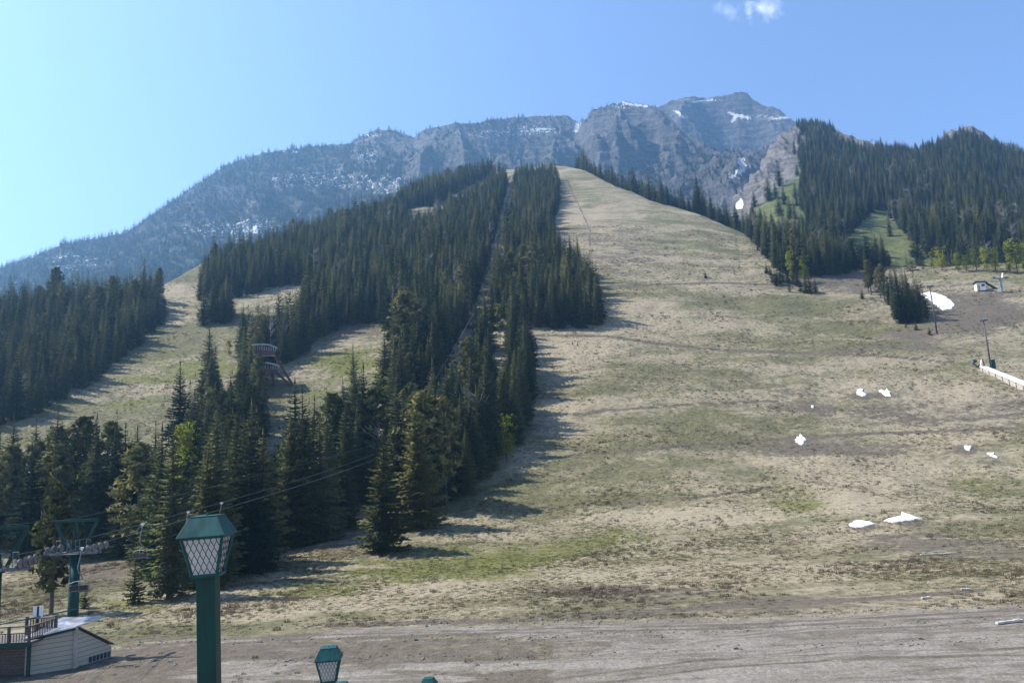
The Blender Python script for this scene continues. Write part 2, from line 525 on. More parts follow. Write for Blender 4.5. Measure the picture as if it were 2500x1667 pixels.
def mat_mountain():
    t = NT('mountain_limestone_scree_snow')
    o = t.obj()
    geo = t.n('NewGeometry')
    nz = t.n('SeparateXYZ'); t.set(nz.inputs[0], geo.outputs['Normal'])
    at = t.n('Attribute', attribute_name='cover', attribute_type='GEOMETRY')
    sp = t.n('SeparateColor'); t.set(sp.inputs[0], at.outputs['Color'])
    snow, wood = sp.outputs[0], sp.outputs[1]
    fine, tiny = t.noise(o, 0.045, 7, 0.68, 0.3), t.noise(o, 0.25, 6, 0.72)
    st = t.noise(t.stretch(o, (0.006, 0.006, 0.11)), 1.0, 6, 0.7, 0.7)
    k = t.math('ADD', t.math('MULTIPLY', st, .4), t.math('ADD', t.math('MULTIPLY', fine, .3), t.math('MULTIPLY', tiny, .3)))
    rock = t.mix(t.ramp(k, 0.38, 0.62), (0.025, 0.025, 0.028), (0.16, 0.152, 0.15))
    turf = t.mix(t.ramp(tiny, 0.35, 0.65), (0.018, 0.022, 0.015), (0.055, 0.053, 0.036))
    kk = t.math('ADD', t.ramp(nz.outputs['Z'], 0.45, 0.9, -0.25, 0.25), t.math('ADD', t.math('MULTIPLY', t.math('SUBTRACT', fine, 0.5), 1.4), wood))
    c = t.mix(t.ramp(kk, 0.3, 0.6), rock, turf)
    ks = t.math('ADD', snow, t.math('MULTIPLY', t.math('SUBTRACT', t.noise(t.stretch(o, (0.10, 0.05, 0.16)), 1.0, 6, 0.72, 0.8), 0.5), 1.5))
    spk = t.math('MULTIPLY', t.ramp(t.noise(t.stretch(o, (.16, .09, .12)), 1.0, 3, .6, .4), 0.56, 0.61), t.ramp(snow, 0.10, 0.3))
    c = t.mix(t.math('MAXIMUM', t.ramp(ks, 0.52, 0.57), spk), c, (0.72, 0.74, 0.77))
    t.bsdf(c, 0.9, 0, t.bump(t.math('ADD', fine, t.math('MULTIPLY', tiny, 0.35)), 1.0, 14.0), 0.2)
    return t.m


def mat_foliage(name, dark, lite, trans=0.18, bend=2.0):
    t = NT(name)
    oi = t.n('ObjectInfo')
    geo = t.obj()
    n1 = t.noise(geo, 7.0, 3, 0.6)
    k = t.math('ADD', t.math('MULTIPLY', oi.outputs['Random'], 0.75), t.math('MULTIPLY', n1, 0.5))
    c = t.mix(t.ramp(k, 0.2, 1.15), dark, lite)
    # leaf normals lean outward from the trunk, as the needle sprays of a crown do
    sx = t.n('SeparateXYZ'); t.set(sx.inputs[0], geo)
    out = t.n('CombineXYZ'); t.set(out.inputs[0], sx.outputs[0]); t.set(out.inputs[1], sx.outputs[1]); out.inputs[2].default_value = 0.02
    vt = t.n('VectorTransform', vector_type='NORMAL', convert_from='OBJECT', convert_to='WORLD'); t.set(vt.inputs[0], out.outputs[0])
    nn = t.n('VectorMath', operation='NORMALIZE'); t.set(nn.inputs[0], vt.outputs[0])
    gm = t.n('NewGeometry')
    ad = t.n('VectorMath', operation='MULTIPLY_ADD'); t.set(ad.inputs[0], nn.outputs[0]); ad.inputs[1].default_value = (bend,) * 3; t.set(ad.inputs[2], gm.outputs['Normal'])
    n2 = t.n('VectorMath', operation='NORMALIZE'); t.set(n2.inputs[0], ad.outputs[0])
    d = t.n('BsdfDiffuse'); t.set(d.inputs['Color'], c)
    if bend: t.set(d.inputs['Normal'], n2.outputs[0])
    tr = t.n('BsdfTranslucent'); t.set(tr.inputs['Color'], c)
    mx = t.n('MixShader', {0: trans}); t.t.links.new(d.outputs[0], mx.inputs[1]); t.t.links.new(tr.outputs[0], mx.inputs[2])
    t.t.links.new(mx.outputs[0], t.out.inputs[0])
    return t.m


def mat_snow():
    t = NT('old_snow')
    o = t.obj()
    n1 = t.noise(o, 1.1, 7, 0.7, .5)
    c = t.mix(t.ramp(n1, 0.32, 0.5), (0.52, 0.50, 0.47), (0.84, 0.84, 0.83))
    t.bsdf(c, 0.7, 0, t.bump(n1, 0.5, 0.2), 0.3)
    return t.m


M = {}
M['ground'] = mat_ground()
M['hill'] = mat_hill()
M['mountain'] = mat_mountain()
M['spruce'] = mat_foliage('spruce_needles', (0.024, 0.041, 0.025), (0.152, 0.168, 0.074))
M['pine'] = mat_foliage('pine_needles', (0.07, 0.078, 0.032), (0.2, 0.192, 0.075))
M['poplar'] = mat_foliage('spring_leaves', (0.17, 0.2, 0.025), (0.34, 0.36, 0.05), 0.45)
M['bark'] = mat_plain('bark', (0.10, 0.08, 0.065), 0.95, 0, 0.4, 9.0, 0.1)
M['snow'] = mat_snow()

# ------------------------------------------------------------------ ground sheets (structure)
def polar_grid(t0, t1, nt, ys, hf):
    ts = np.linspace(t0, t1, nt)
    TT, YY = np.meshgrid(ts, ys)
    XX = TT * YY
    ZZ = hf(XX.ravel(), YY.ravel()).reshape(XX.shape)
    V = np.stack([XX, YY, ZZ], -1).reshape(-1, 3)
    i = np.arange(len(ys) * nt).reshape(len(ys), nt)
    Q = np.stack([i[:-1, :-1], i[:-1, 1:], i[1:, 1:], i[1:, :-1]], -1).reshape(-1, 4)
    return V, Q


def blobs(px, py, L):
    r = np.zeros(px.shape)
    for (cx, cy, rx, ry, a) in L:
        r = r + a * np.exp(-((px - cx) / rx) ** 2 - ((py - cy) / ry) ** 2)
    return r


def along(px, py, pts, wd):
    r = np.zeros(px.shape)
    for (x1, y1), (x2, y2) in zip(pts[:-1], pts[1:]):
        dx, dy = x2 - x1, y2 - y1
        k = np.clip(((px - x1) * dx + (py - y1) * dy) / (dx * dx + dy * dy), 0, 1)
        d = np.hypot(px - x1 - k * dx, py - y1 - k * dy)
        r = np.maximum(r, np.exp(-(d / wd) ** 2))
    return r


ROAD = [(215, 1582), (500, 1552), (800, 1534), (1250, 1520), (1700, 1508), (2100, 1494), (2700, 1462), (3200, 1440), (3200, 2100), (1500, 2100), (1350, 1700), (1330, 1610), (1500, 1570),
        (1250, 1556), (900, 1560), (560, 1580), (240, 1600)]
GREEN = [(1250, 1360, 330, 40, .55), (1000, 1400, 300, 30, .6), (750, 1440, 160, 22, .55), (330, 1480, 140, 22, .6), (1500, 1310, 200, 40, .35), (1950, 1220, 90, 60, .5),
         (2380, 1190, 120, 70, .45), (1700, 980, 220, 110, .25), (850, 885, 110, 40, .9), (770, 960, 90, 40, .4), (1300, 1180, 250, 60, .2), (2300, 900, 200, 50, .25),
         (480, 900, 130, 35, .7), (250, 985, 240, 22, .5), (100, 1085, 200, 22, .5), (350, 930, 160, 14, .5), (650, 700, 90, 20, .45), (1420, 690, 60, 25, .25), (1600, 690, 200, 20, .2), (450, 750, 80, 60, .3)]
DIRT_SHADE = [(1205, 640, 22, 60, .5), (1228, 540, 16, 60, .5), (1170, 780, 30, 60, .5), (1090, 950, 40, 70, .5), (2000, 1100, 300, 22, .6), (2300, 1330, 260, 35, .6), (1900, 1470, 420, 28, .5), (1420, 1440, 300, 14, .4), (2380, 760, 150, 50, .9), (2250, 830, 110, 30, .5), (2060, 680, 120, 40, .8),  # lane blobs at the start, bank blob at the end: shade painted brown
        (1500, 610, 120, 60, .45), (1520, 1640, 500, 60, .4), (900, 1590, 500, 26, .55), (400, 1560, 200, 12, .6), (250, 1390, 110, 45, .6), (850, 1330, 100, 40, .5), (850, 800, 140, 25, .7),
        (1950, 960, 120, 60, .35), (2450, 1000, 200, 60, .3), (2150, 1010, 220, 30, .35), (1290, 990, 60, 160, .3)]
PALE = [(1700, 1260, 200, 20, .9), (2080, 1200, 120, 70, .8), (1400, 1400, 500, 22, .6), (1800, 1400, 300, 30, .5), (700, 1470, 260, 22, .8), (1000, 1440, 300, 18, .7), (1390, 880, 90, 60, .6),
        (1450, 560, 120, 70, .3), (1700, 780, 300, 50, .3), (2320, 960, 90, 14, .9), (1950, 1130, 140, 16, .8), (550, 1500, 200, 18, .8), (420, 740, 60, 30, .6), (1280, 1130, 120, 40, .4)]
TRACKS = [([(1290, 818), (1480, 820), (1600, 838), (1760, 855), (1960, 862), (2130, 855)], 2.6), ([(1960, 862), (2150, 868), (2330, 885)], 1.8), ([(1380, 430), (1440, 560), (1440, 640)], 1.2),
          ([(1300, 1505), (1600, 1490), (2000, 1470), (2400, 1440)], 4), ([(800, 1525), (1200, 1515), (1700, 1500)], 4), ([(1320, 1120), (1700, 1085), (2050, 1062), (2480, 1045)], 2.2), ([(1400, 1010), (1700, 985), (1900, 980)], 2), ([(1300, 1240), (1700, 1215), (1880, 1190)], 2), ([(1480, 700), (1750, 690), (2000, 700)], 2), ([(560, 1430), (1000, 1385), (1500, 1350)], 2.5)]


def build_ground():
    ys = np.concatenate([np.linspace(24, 60, 150)[:-1], np.geomspace(60, 460, 420)[:-1], np.linspace(460, 960, 170)])
    V, Q = polar_grid(-0.84, 0.84, 1150, ys, h1)
    gx, gy = np.meshgrid(np.linspace(-70, 70, 71), np.linspace(-60, 24, 43))
    V2 = np.stack([gx, gy, h1(gx.ravel(), gy.ravel()).reshape(gx.shape)], -1).reshape(-1, 3)
    i = np.arange(gx.size).reshape(gx.shape)
    Q2 = np.stack([i[:-1, :-1], i[:-1, 1:], i[1:, 1:], i[1:, :-1]], -1).reshape(-1, 4) + len(V)
    n1 = len(V)
    V = np.concatenate([V, V2]); Q = np.concatenate([Q, Q2])
    px, py, c = project(V[:, 0], V[:, 1], V[:, 2])
    reg = np.zeros((len(V), 4)); reg[:, 3] = 1
    behind = V[:, 1] < 24
    warp = 18 * fbm(V[:, 0] / 14, V[:, 1] / 14, 4, 3)
    wx, wy = px + warp, py + 0.5 * warp
    reg[:, 0] = np.clip(blobs(wx, wy, GREEN), 0, 1)
    d = blobs(wx, wy, DIRT_SHADE)
    for pts, wd in TRACKS: d = np.maximum(d, along(px, py, pts, wd) * 1.3)
    reg[:, 1] = np.clip(d, 0, 1.2)
    reg[:, 2] = np.clip(blobs(wx, wy, PALE), 0, 1)
    grav = np.zeros(len(V))
    for ox, oy in [(0, 0), (30, 0), (-30, 0), (0, 9), (0, -9), (18, 6), (-18, 6), (18, -6), (-18, -6), (60, 0), (-60, 0), (0, 16)]:
        grav += inside(px + 0.6 * warp + ox, py + 0.3 * warp + oy, ROAD) * (0.66 / 12)
    grav = np.maximum(grav, np.clip(blobs(wx, wy, [(700, 1640, 380, 30, .55), (1250, 1620, 300, 16, .45), (1100, 1545, 500, 8, .5), (2300, 1520, 300, 12, .35), (2000, 1650, 500, 60, .1)]), 0, 0.75))
    fg = np.clip((py - 1545 - (1250 - px) * .028 + 10 * fbm(V[:, 0] / 7, V[:, 1] / 7, 3, 77)) / 14, 0, 1) * (c < 130)
    reg[:, 1] = np.maximum(reg[:, 1], fg * 0.75); reg[:, 0] *= 1 - fg
    grav = np.maximum(grav, fg * (0.33 + 0.12 * (px > 1350)))
    for ln in [[(1330, 1660), (1700, 1612), (2100, 1590), (2600, 1580)], [(1380, 1680), (1750, 1628), (2150, 1604), (2600, 1596)], [(300, 1578), (700, 1552), (1250, 1536), (1800, 1524), (2500, 1488)], [(300, 1588), (700, 1560), (1250, 1544), (1800, 1533), (2500, 1500)],
               ]:
        reg[:, 1] = np.maximum(reg[:, 1], 0.9 * along(px, py, ln, 5.0))
        grav -= 0.30 * along(px, py, ln, 3.0)
    for cx, cy, rx, ry in [(560, 1660, 90, 10), (720, 1630, 130, 9), (900, 1650, 120, 9), (1180, 1625, 170, 7), (1420, 1615, 90, 6), (1050, 1660, 90, 7), (250, 1610, 60, 5)]:
        grav += 0.85 * np.exp(-((wx - cx) / rx) ** 2 - ((wy - cy) / ry) ** 2)
    for cx, cy in [(2104, 960), (2158, 957), (1954, 1075), (2104, 1280), (2205, 1265), (2362, 1093), (2424, 1111), (2290, 745)]:
        reg[:, 1] = np.maximum(reg[:, 1], 0.6 * np.exp(-((wx - cx) / 40) ** 2 - ((wy - cy - 4) / 14) ** 2))
    reg[behind] = (0.1, 0.4, 0.2, 1); grav[behind] = 0.5
    fx, fy = px[Q].mean(1), py[Q].mean(1)
    road = inside(fx, fy, ROAD) & (V[Q[:, 0], 1] > 24.5) & (V[Q[:, 0], 1] < 130)
    for nm, sel in (('ground', ~road), ('gravel_road', road)):
        q = Q[sel]
        used = np.unique(q)
        re = np.zeros(len(V), np.int64); re[used] = np.arange(len(used))
        me = np_mesh(nm, V[used], re[q], (M['ground'],), True, {'region': ('FLOAT_COLOR', reg[used]), 'gravel': ('FLOAT', grav[used])})
        tag(link(nm, me), kind='structure')
    # hill on the right
    ys = np.concatenate([np.linspace(330, 1100, 420), np.linspace(1110, 1500, 20)])
    V, Q = polar_grid(0.16, 0.95, 620, ys, h2)
    rk = rock2(V[:, 0], V[:, 1])
    me = np_mesh('hill', V, Q, (M['hill'],), True, {'rock': ('FLOAT', rk)})
    tag(link('hill', me), kind='structure')
    # the mountain: a long ridge with a higher summit behind it
    Vs, Qs, cov, off = [], [], [], 0
    for (t0, t1, n, ys, hf) in [(-0.86, 0.5, 1250, np.linspace(780, 2250, 460), h3), (0.05, 0.5, 480, np.linspace(1550, 2700, 330), h4)]:
        V, Q = polar_grid(t0, t1, n, ys, hf)
        px, py, c = project(V[:, 0], V[:, 1], V[:, 2])
        wx = px + 12 * fbm(V[:, 0] / 60, V[:, 1] / 60, 3, 5)
        sn = blobs(px, py, SNOW3) + np.zeros(len(px))
        for pts, wd, a in SNOWL: sn = np.maximum(sn, a * along(px, py, pts, wd))
        cv = np.zeros((len(V), 4)); cv[:, 3] = 1
        cv[:, 0] = np.clip(sn, 0, 1); cv[:, 1] = np.clip(wood3(px, py, V[:, 0], V[:, 1]) * 0.6, 0, 1)
        Vs.append(V); Qs.append(Q + off); cov.append(cv); off += len(V)
    me = np_mesh('mountain', np.concatenate(Vs), np.concatenate(Qs), (M['mountain'],), True, {'cover': ('FLOAT_COLOR', np.concatenate(cov))})
    tag(link('mountain', me), kind='structure')


SNOW3 = [(770, 440, 140, 26, .40), (900, 380, 34, 16, .5), (560, 560, 140, 28, .40), (180, 640, 80, 26, .4), (950, 450, 60, 26, .35), (1180, 325, 140, 10, .2), (700, 372, 60, 6, .3), (900, 330, 40, 6, .35), (1240, 350, 120, 30, .16), (1300, 318, 60, 8, .4),
         (1530, 258, 40, 8, .45), (1720, 245, 50, 6, .4), (1870, 285, 60, 10, .25), (1300, 300, 90, 10, .2), (620, 560, 30, 26, .25), (1000, 470, 60, 20, .15)]
SNOWL = [([(1412, 296), (1406, 320)], 7, .8), ([(1780, 276), (1795, 282), (1830, 288)], 4.5, .9), ([(1795, 287), (1788, 296)], 5, .8), ([(1880, 292), (1930, 286)], 3.5, .8), ([(1650, 272), (1668, 284)], 5, .7), ([(1306, 316), (1350, 315)], 3, .8),
         ([(1690, 250), (1740, 244)], 3, .8), ([(1522, 251), (1545, 256), (1580, 260)], 4, .8), ([(1804, 390), (1812, 400), (1820, 408), (1800, 425), (1788, 432)], 9, .75), ([(1803, 480), (1806, 510)], 14, .5)]


def wood3(px, py, x, y):
    """how wooded the mountain is, 0..1"""
    n = fbm(x / 120, y / 160, 4, 71)
    left = np.clip((1150 - px) / 450, 0, 1) * 0.8
    low = np.clip((py - (330 + np.abs(px - 1500) * 0.02)) / 90, 0, 1) * 0.35 * np.clip((1750 - px) / 200, 0, 1)
    mid = blobs(px, py, [(1720, 440, 90, 60, .8), (1650, 420, 110, 50, .6), (1200, 310, 100, 16, .35), (1330, 330, 60, 30, .3), (1100, 360, 60, 30, .35), (1480, 262, 60, 8, .5), (1750, 330, 60, 20, .3), (1850, 310, 80, 25, .35), (1300, 400, 120, 25, .3)])
    bare = blobs(px, py, [(950, 345, 80, 22, .6), (500, 480, 60, 30, .35), (1100, 420, 90, 30, .35), (820, 400, 60, 30, .15), (1520, 320, 100, 50, .5)])
    return np.clip(left + low + mid - bare + 0.55 * n, 0, 1)


build_ground()

# ------------------------------------------------------------------ trees
def conifer_mesh(seed, whorls, per, seg, R0=0.15, base=0.05, shape=0.85, droop=0.35, ragged=0.35, puff=1.0):
    """crown of a spruce of height 1: drooping boughs in whorls, each bough a spray of small needle-bearing blades"""
    r = random.Random(seed)
    V, Fc = [], []
    def tri(a, b, c):
        n = len(V); V.extend((a, b, c)); Fc.append((n, n + 1, n + 2))
    for i in range(whorls):
        q = (i + r.uniform(-.35, .35)) / whorls
        q = min(max(q, 0), 1)
        z = base + (0.955 - base) * q
        rad = R0 * ((1 - q) ** shape) * min(1, 0.62 + 2.4 * q) + 0.003
        n = max(3, int(round(per * (0.55 + 0.45 * (1 - q)))))
        a0 = r.uniform(0, 6.28)
        for k in range(n):
            if r.random() < 0.06: continue
            a = a0 + 6.283 * k / n + r.uniform(-.3, .3)
            L = rad * (1 + r.uniform(-ragged, ragged * 0.7))
            tilt = 0.30 * q - droop * (1 - q) + r.uniform(-.15, .15)
            d = Vector((math.cos(a), math.sin(a), 0)); sd_ = Vector((-math.sin(a), math.cos(a), 0))
            p0 = Vector((0, 0, z))
            pts = []
            for j in range(seg + 1):
                s = j / seg
                pts.append(p0 + d * (L * s) + Vector((0, 0, L * (tilt * s - 0.25 * s * s + 0.32 * s ** 3))))
            wd = L * 0.42 * puff
            for j in range(seg):
                A, B = pts[j], pts[j + 1]
                s = (j + 0.5) / seg
                ww = wd * (1 - 0.65 * s) * r.uniform(.7, 1.25)
                for sg in (-1, 1):
                    tip = B + sd_ * (sg * ww) + d * (L * 0.12 * r.uniform(.3, 1.4)) + Vector((0, 0, -ww * r.uniform(.05, .55)))
                    tri(A, B + Vector((0, 0, r.uniform(0, .1) * L)), tip)
                if seg > 2 or r.random() < .6:
                    hang = (A + B) / 2 + Vector((r.uniform(-.15, .15) * L, r.uniform(-.15, .15) * L, -ww * r.uniform(.5, 1.1)))
                    tri(A, B, hang)
            tri(pts[-2] + sd_ * (0.1 * L), pts[-2] - sd_ * (0.1 * L), pts[-1] + d * (0.2 * L))
    # leader
    for k in range(3):
        a = k * 2.1
        tri((0.006 * math.cos(a), 0.006 * math.sin(a), 0.93), (0.006 * math.cos(a + 2), 0.006 * math.sin(a + 2), 0.93), (0, 0, 1.0))
    return np.array([tuple(v) for v in V]), np.array(Fc)


def pine_mesh(seed, n_br, tufts, R0=0.17, base=0.22):
    """looser, rounder crown of a pine: limbs ending in brushes of needles"""
    r = random.Random(seed)
    V, Fc = [], []
    def tri(a, b, c):
        n = len(V); V.extend((a, b, c)); Fc.append((n, n + 1, n + 2))
    for i in range(n_br):
        q = ((i + r.random()) / n_br)
        z = base + (0.97 - base) * q
        rad = R0 * (math.sin(math.pi * min(1, 0.22 + 0.80 * q)) ** 0.7) * r.uniform(.55, 1.15)
        a = i * 2.399 + r.uniform(-.5, .5)
        tilt = r.uniform(-.1, .25) + 0.6 * q
        d = Vector((math.cos(a), math.sin(a), tilt)).normalized()
        for k in range(tufts):
            s = 0.35 + 0.75 * r.random()
            c = Vector((0, 0, z)) + d * (rad * s) + Vector((r.gauss(0, .016), r.gauss(0, .016), r.gauss(0, .012)))
            sz = 0.022 * r.uniform(.7, 1.5)
            for m in range(4):
                e1 = Vector((r.gauss(0, 1), r.gauss(0, 1), r.gauss(0.5, 1))).normalized() * sz * 1.5
                e2 = Vector((r.gauss(0, 1), r.gauss(0, 1), r.gauss(0, .6))).normalized() * sz * 0.8
                tri(c - e2, c + e2, c + e1)
    return np.array([tuple(v) for v in V]), np.array(Fc)


def leafy_mesh(seed, n, R0=0.24, base=0.2):
    """airy crown of a young poplar just in leaf"""
    r = random.Random(seed)
    V, Fc = [], []
    lobes = [(r.uniform(-.5, .5) * R0, r.uniform(-.5, .5) * R0, base + (0.9 - base) * r.random(), R0 * r.uniform(.35, .7)) for _ in range(11)]
    for _ in range(n):
        x, y, z, q = r.choice(lobes)
        v = Vector((r.gauss(0, 1), r.gauss(0, 1), r.gauss(0, 1))).normalized() * q * r.random() ** 0.4
        c = Vector((x, y, z)) + Vector((v.x * .8, v.y * .8, v.z * 1.25))
        c.z = min(max(c.z, base * .5), 1.0)
        sz = 0.024 * r.uniform(.6, 1.4)
        e1 = Vector((r.gauss(0, 1), r.gauss(0, 1), r.gauss(0, 1))).normalized() * sz
        e2 = Vector((r.gauss(0, 1), r.gauss(0, 1), r.gauss(0, 1))).normalized() * sz
        n0 = len(V); V += [c - e2, c + e2, c + e1]; Fc.append((n0, n0 + 1, n0 + 2))
    return np.array([tuple(v) for v in V]), np.array(Fc)


def trunk_mesh(name, r0=0.014, top=0.96, limbs=0, seed=1):
    m = MB()
    m.tube([(0, 0, -0.03), (0.002, 0, 0.02), (0.003, 0.002, 0.3), (0, 0.002, 0.65), (0, 0, top)], [r0 * 1.5, r0 * 1.1, r0 * .85, r0 * .5, r0 * .08], 7)
    r = random.Random(seed)
    for k in range(limbs):
        z = r.uniform(.2, .8); a = r.uniform(0, 6.28); L = r.uniform(.1, .2)
        m.tube([(0, 0, z), (L * math.cos(a) * .6, L * math.sin(a) * .6, z + L * .45), (L * math.cos(a), L * math.sin(a), z + L)], [r0 * .45, r0 * .3, r0 * .08], 5)
    me = bpy.data.meshes.new(name)
    me.from_pydata(m.v, [], m.f); me.materials.append(M['bark'])
    return me


def crown(name, vf, mat):
    return np_mesh(name, vf[0], vf[1], (mat,), False)


SPR_HI = [crown('spruce_crown', conifer_mesh(100 + i, 46, 9, 5, R0=rr, shape=sh, droop=dr, puff=.85), M['spruce']) for i, (rr, sh, dr) in enumerate([(.165, .85, .4), (.14, .8, .35), (.185, .95, .45), (.125, .75, .3)])]
SPR_MID = [crown('spruce_crown_mid', conifer_mesh(200 + i, 44, 8, 3, R0=rr, shape=sh, ragged=.28, puff=.8), M['spruce']) for i, (rr, sh) in enumerate([(.14, .88), (.12, .8), (.155, .92), (.11, .75)])]
SPR_LIGHT = [crown('olive_spruce_crown', conifer_mesh(150 + i, 40, 10, 5, R0=rr, shape=.72, base=.04, droop=.25, ragged=.5, puff=.9), M['pine']) for i, rr in enumerate([.19, .165])]
SPR_YOUNG = [crown('young_spruce_crown', conifer_mesh(300 + i, 20, 9, 3, R0=.19, shape=.95, base=.02, droop=.1), M['spruce']) for i in range(2)]
PINE_HI = [crown('pine_crown', pine_mesh(400 + i, 70, 8, R0=rr, base=bb), M['pine']) for i, (rr, bb) in enumerate([(.18, .2), (.155, .28), (.2, .14)])]
LEAFY = [crown('poplar_crown', leafy_mesh(500 + i, 900, R0=rr), M['poplar']) for i, rr in enumerate([.2, .26])]
SPR_LOW = [crown('far_spruce_crown', conifer_mesh(600 + i, 34, 7, 2, R0=rr, shape=sh, ragged=.28, puff=.85), M['spruce']) for i, (rr, sh) in enumerate([(.135, .85), (.115, .8), (.155, .9), (.125, .72)])]
SPR_LOW += [crown('far_olive_spruce_crown', conifer_mesh(650, 34, 7, 2, R0=.14, shape=.78, ragged=.3, puff=.9), M['pine'])]
SPR_TINY = [crown('distant_spruce_crown', conifer_mesh(700 + i, 9, 6, 1, R0=rr, shape=.85, puff=1.8), M['spruce']) for i, rr in enumerate([.17, .14])]
TRUNK = trunk_mesh('spruce_trunk'); TRUNK_PINE = trunk_mesh('pine_trunk', .016, .95, 6, 3); TRUNK_LEAFY = trunk_mesh('poplar_trunk', .012, .85, 9, 5)

# stands of trees: outlines, in photo pixels, of the ground their trunks stand on
NEAR = [(-300, 1380), (0, 1352), (120, 1345), (250, 1348), (350, 1395), (400, 1448), (480, 1438), (600, 1392), (690, 1325), (780, 1268), (880, 1225), (985, 1255), (1060, 1250), (1130, 1200), (1190, 1150), (1240, 1100),
        (1170, 1060), (1080, 1060), (1000, 1105), (900, 1160), (820, 1195), (700, 1240), (620, 1235), (560, 1180), (420, 1205), (250, 1250), (0, 1270), (-300, 1280)]
STANDS = {
    'near': NEAR,
    'west': [(-420, 830), (-200, 800), (0, 772), (200, 752), (372, 724), (398, 740), (402, 788), (330, 850), (245, 925), (165, 972), (100, 1008), (0, 1048), (-420, 1160)],
    'cluster': [(496, 800), (570, 792), (566, 762), (508, 768)],
    'ridge': [(484, 735), (600, 725), (690, 700), (745, 695), (835, 665), (950, 590), (995, 535), (985, 508), (900, 532), (800, 570), (700, 604), (620, 628), (545, 650), (486, 690)],
    'upper': [(985, 512), (1060, 505), (1110, 476), (1190, 432), (1240, 420), (1150, 434), (1040, 466), (970, 503)],
    'middle': [(528, 940), (560, 905), (600, 850), (660, 822), (720, 792), (755, 735), (840, 660), (900, 612), (960, 582), (1050, 558), (1120, 516), (1190, 466), (1240, 440), (1226, 500), (1205, 580), (1190, 660), (1170, 740), (1140, 805),
               (1110, 850), (1080, 905), (1010, 905), (980, 880), (968, 812), (930, 798), (880, 792), (830, 802), (772, 832), (740, 868), (690, 895), (655, 915), (645, 965), (600, 1010), (520, 1005), (500, 965)],
    'judges': [(500, 1060), (530, 1030), (590, 1010), (640, 1015), (660, 1045), (640, 1090), (620, 1120), (540, 1150), (430, 1160), (420, 1110)],
    'lower': [(905, 1040), (935, 970), (985, 910), (1080, 905), (1090, 930), (1060, 990), (1030, 1060), (1000, 1120), (900, 1165), (800, 1190), (850, 1110)],
    'centre': [(1252, 440), (1362, 440), (1364, 500), (1346, 560), (1350, 600), (1378, 640), (1428, 690), (1458, 742), (1472, 800), (1400, 808), (1310, 806), (1255, 800), (1215, 770), (1200, 735), (1212, 680), (1226, 600), (1240, 520)],
    'below': [(1160, 840), (1215, 800), (1280, 828), (1294, 860), (1298, 960), (1288, 1040), (1248, 1100), (1180, 1090), (1110, 1080), (1100, 1020), (1128, 940), (1142, 880)],
    'edge': [],
    'gully': [(1795, 560), (1815, 570), (1862, 612), (1880, 645), (1905, 676), (1990, 678), (2080, 668), (2180, 652), (2225, 630), (2190, 600), (2080, 575), (1960, 552), (1850, 545)],
    'flags': [(1872, 690), (1920, 690), (1990, 705), (2010, 712), (2000, 720), (1940, 715), (1890, 705)],
    'pole': [(2165, 705), (2215, 720), (2258, 760), (2266, 790), (2215, 785), (2180, 770)],
}


def jitter_grid(x0, x1, y0, y1, s):
    gx, gy = np.meshgrid(np.arange(x0, x1, s), np.arange(y0, y1, s))
    x = gx.ravel() + rng.uniform(-.45, .45, gx.size) * s
    y = gy.ravel() + rng.uniform(-.45, .45, gy.size) * s
    return x, y


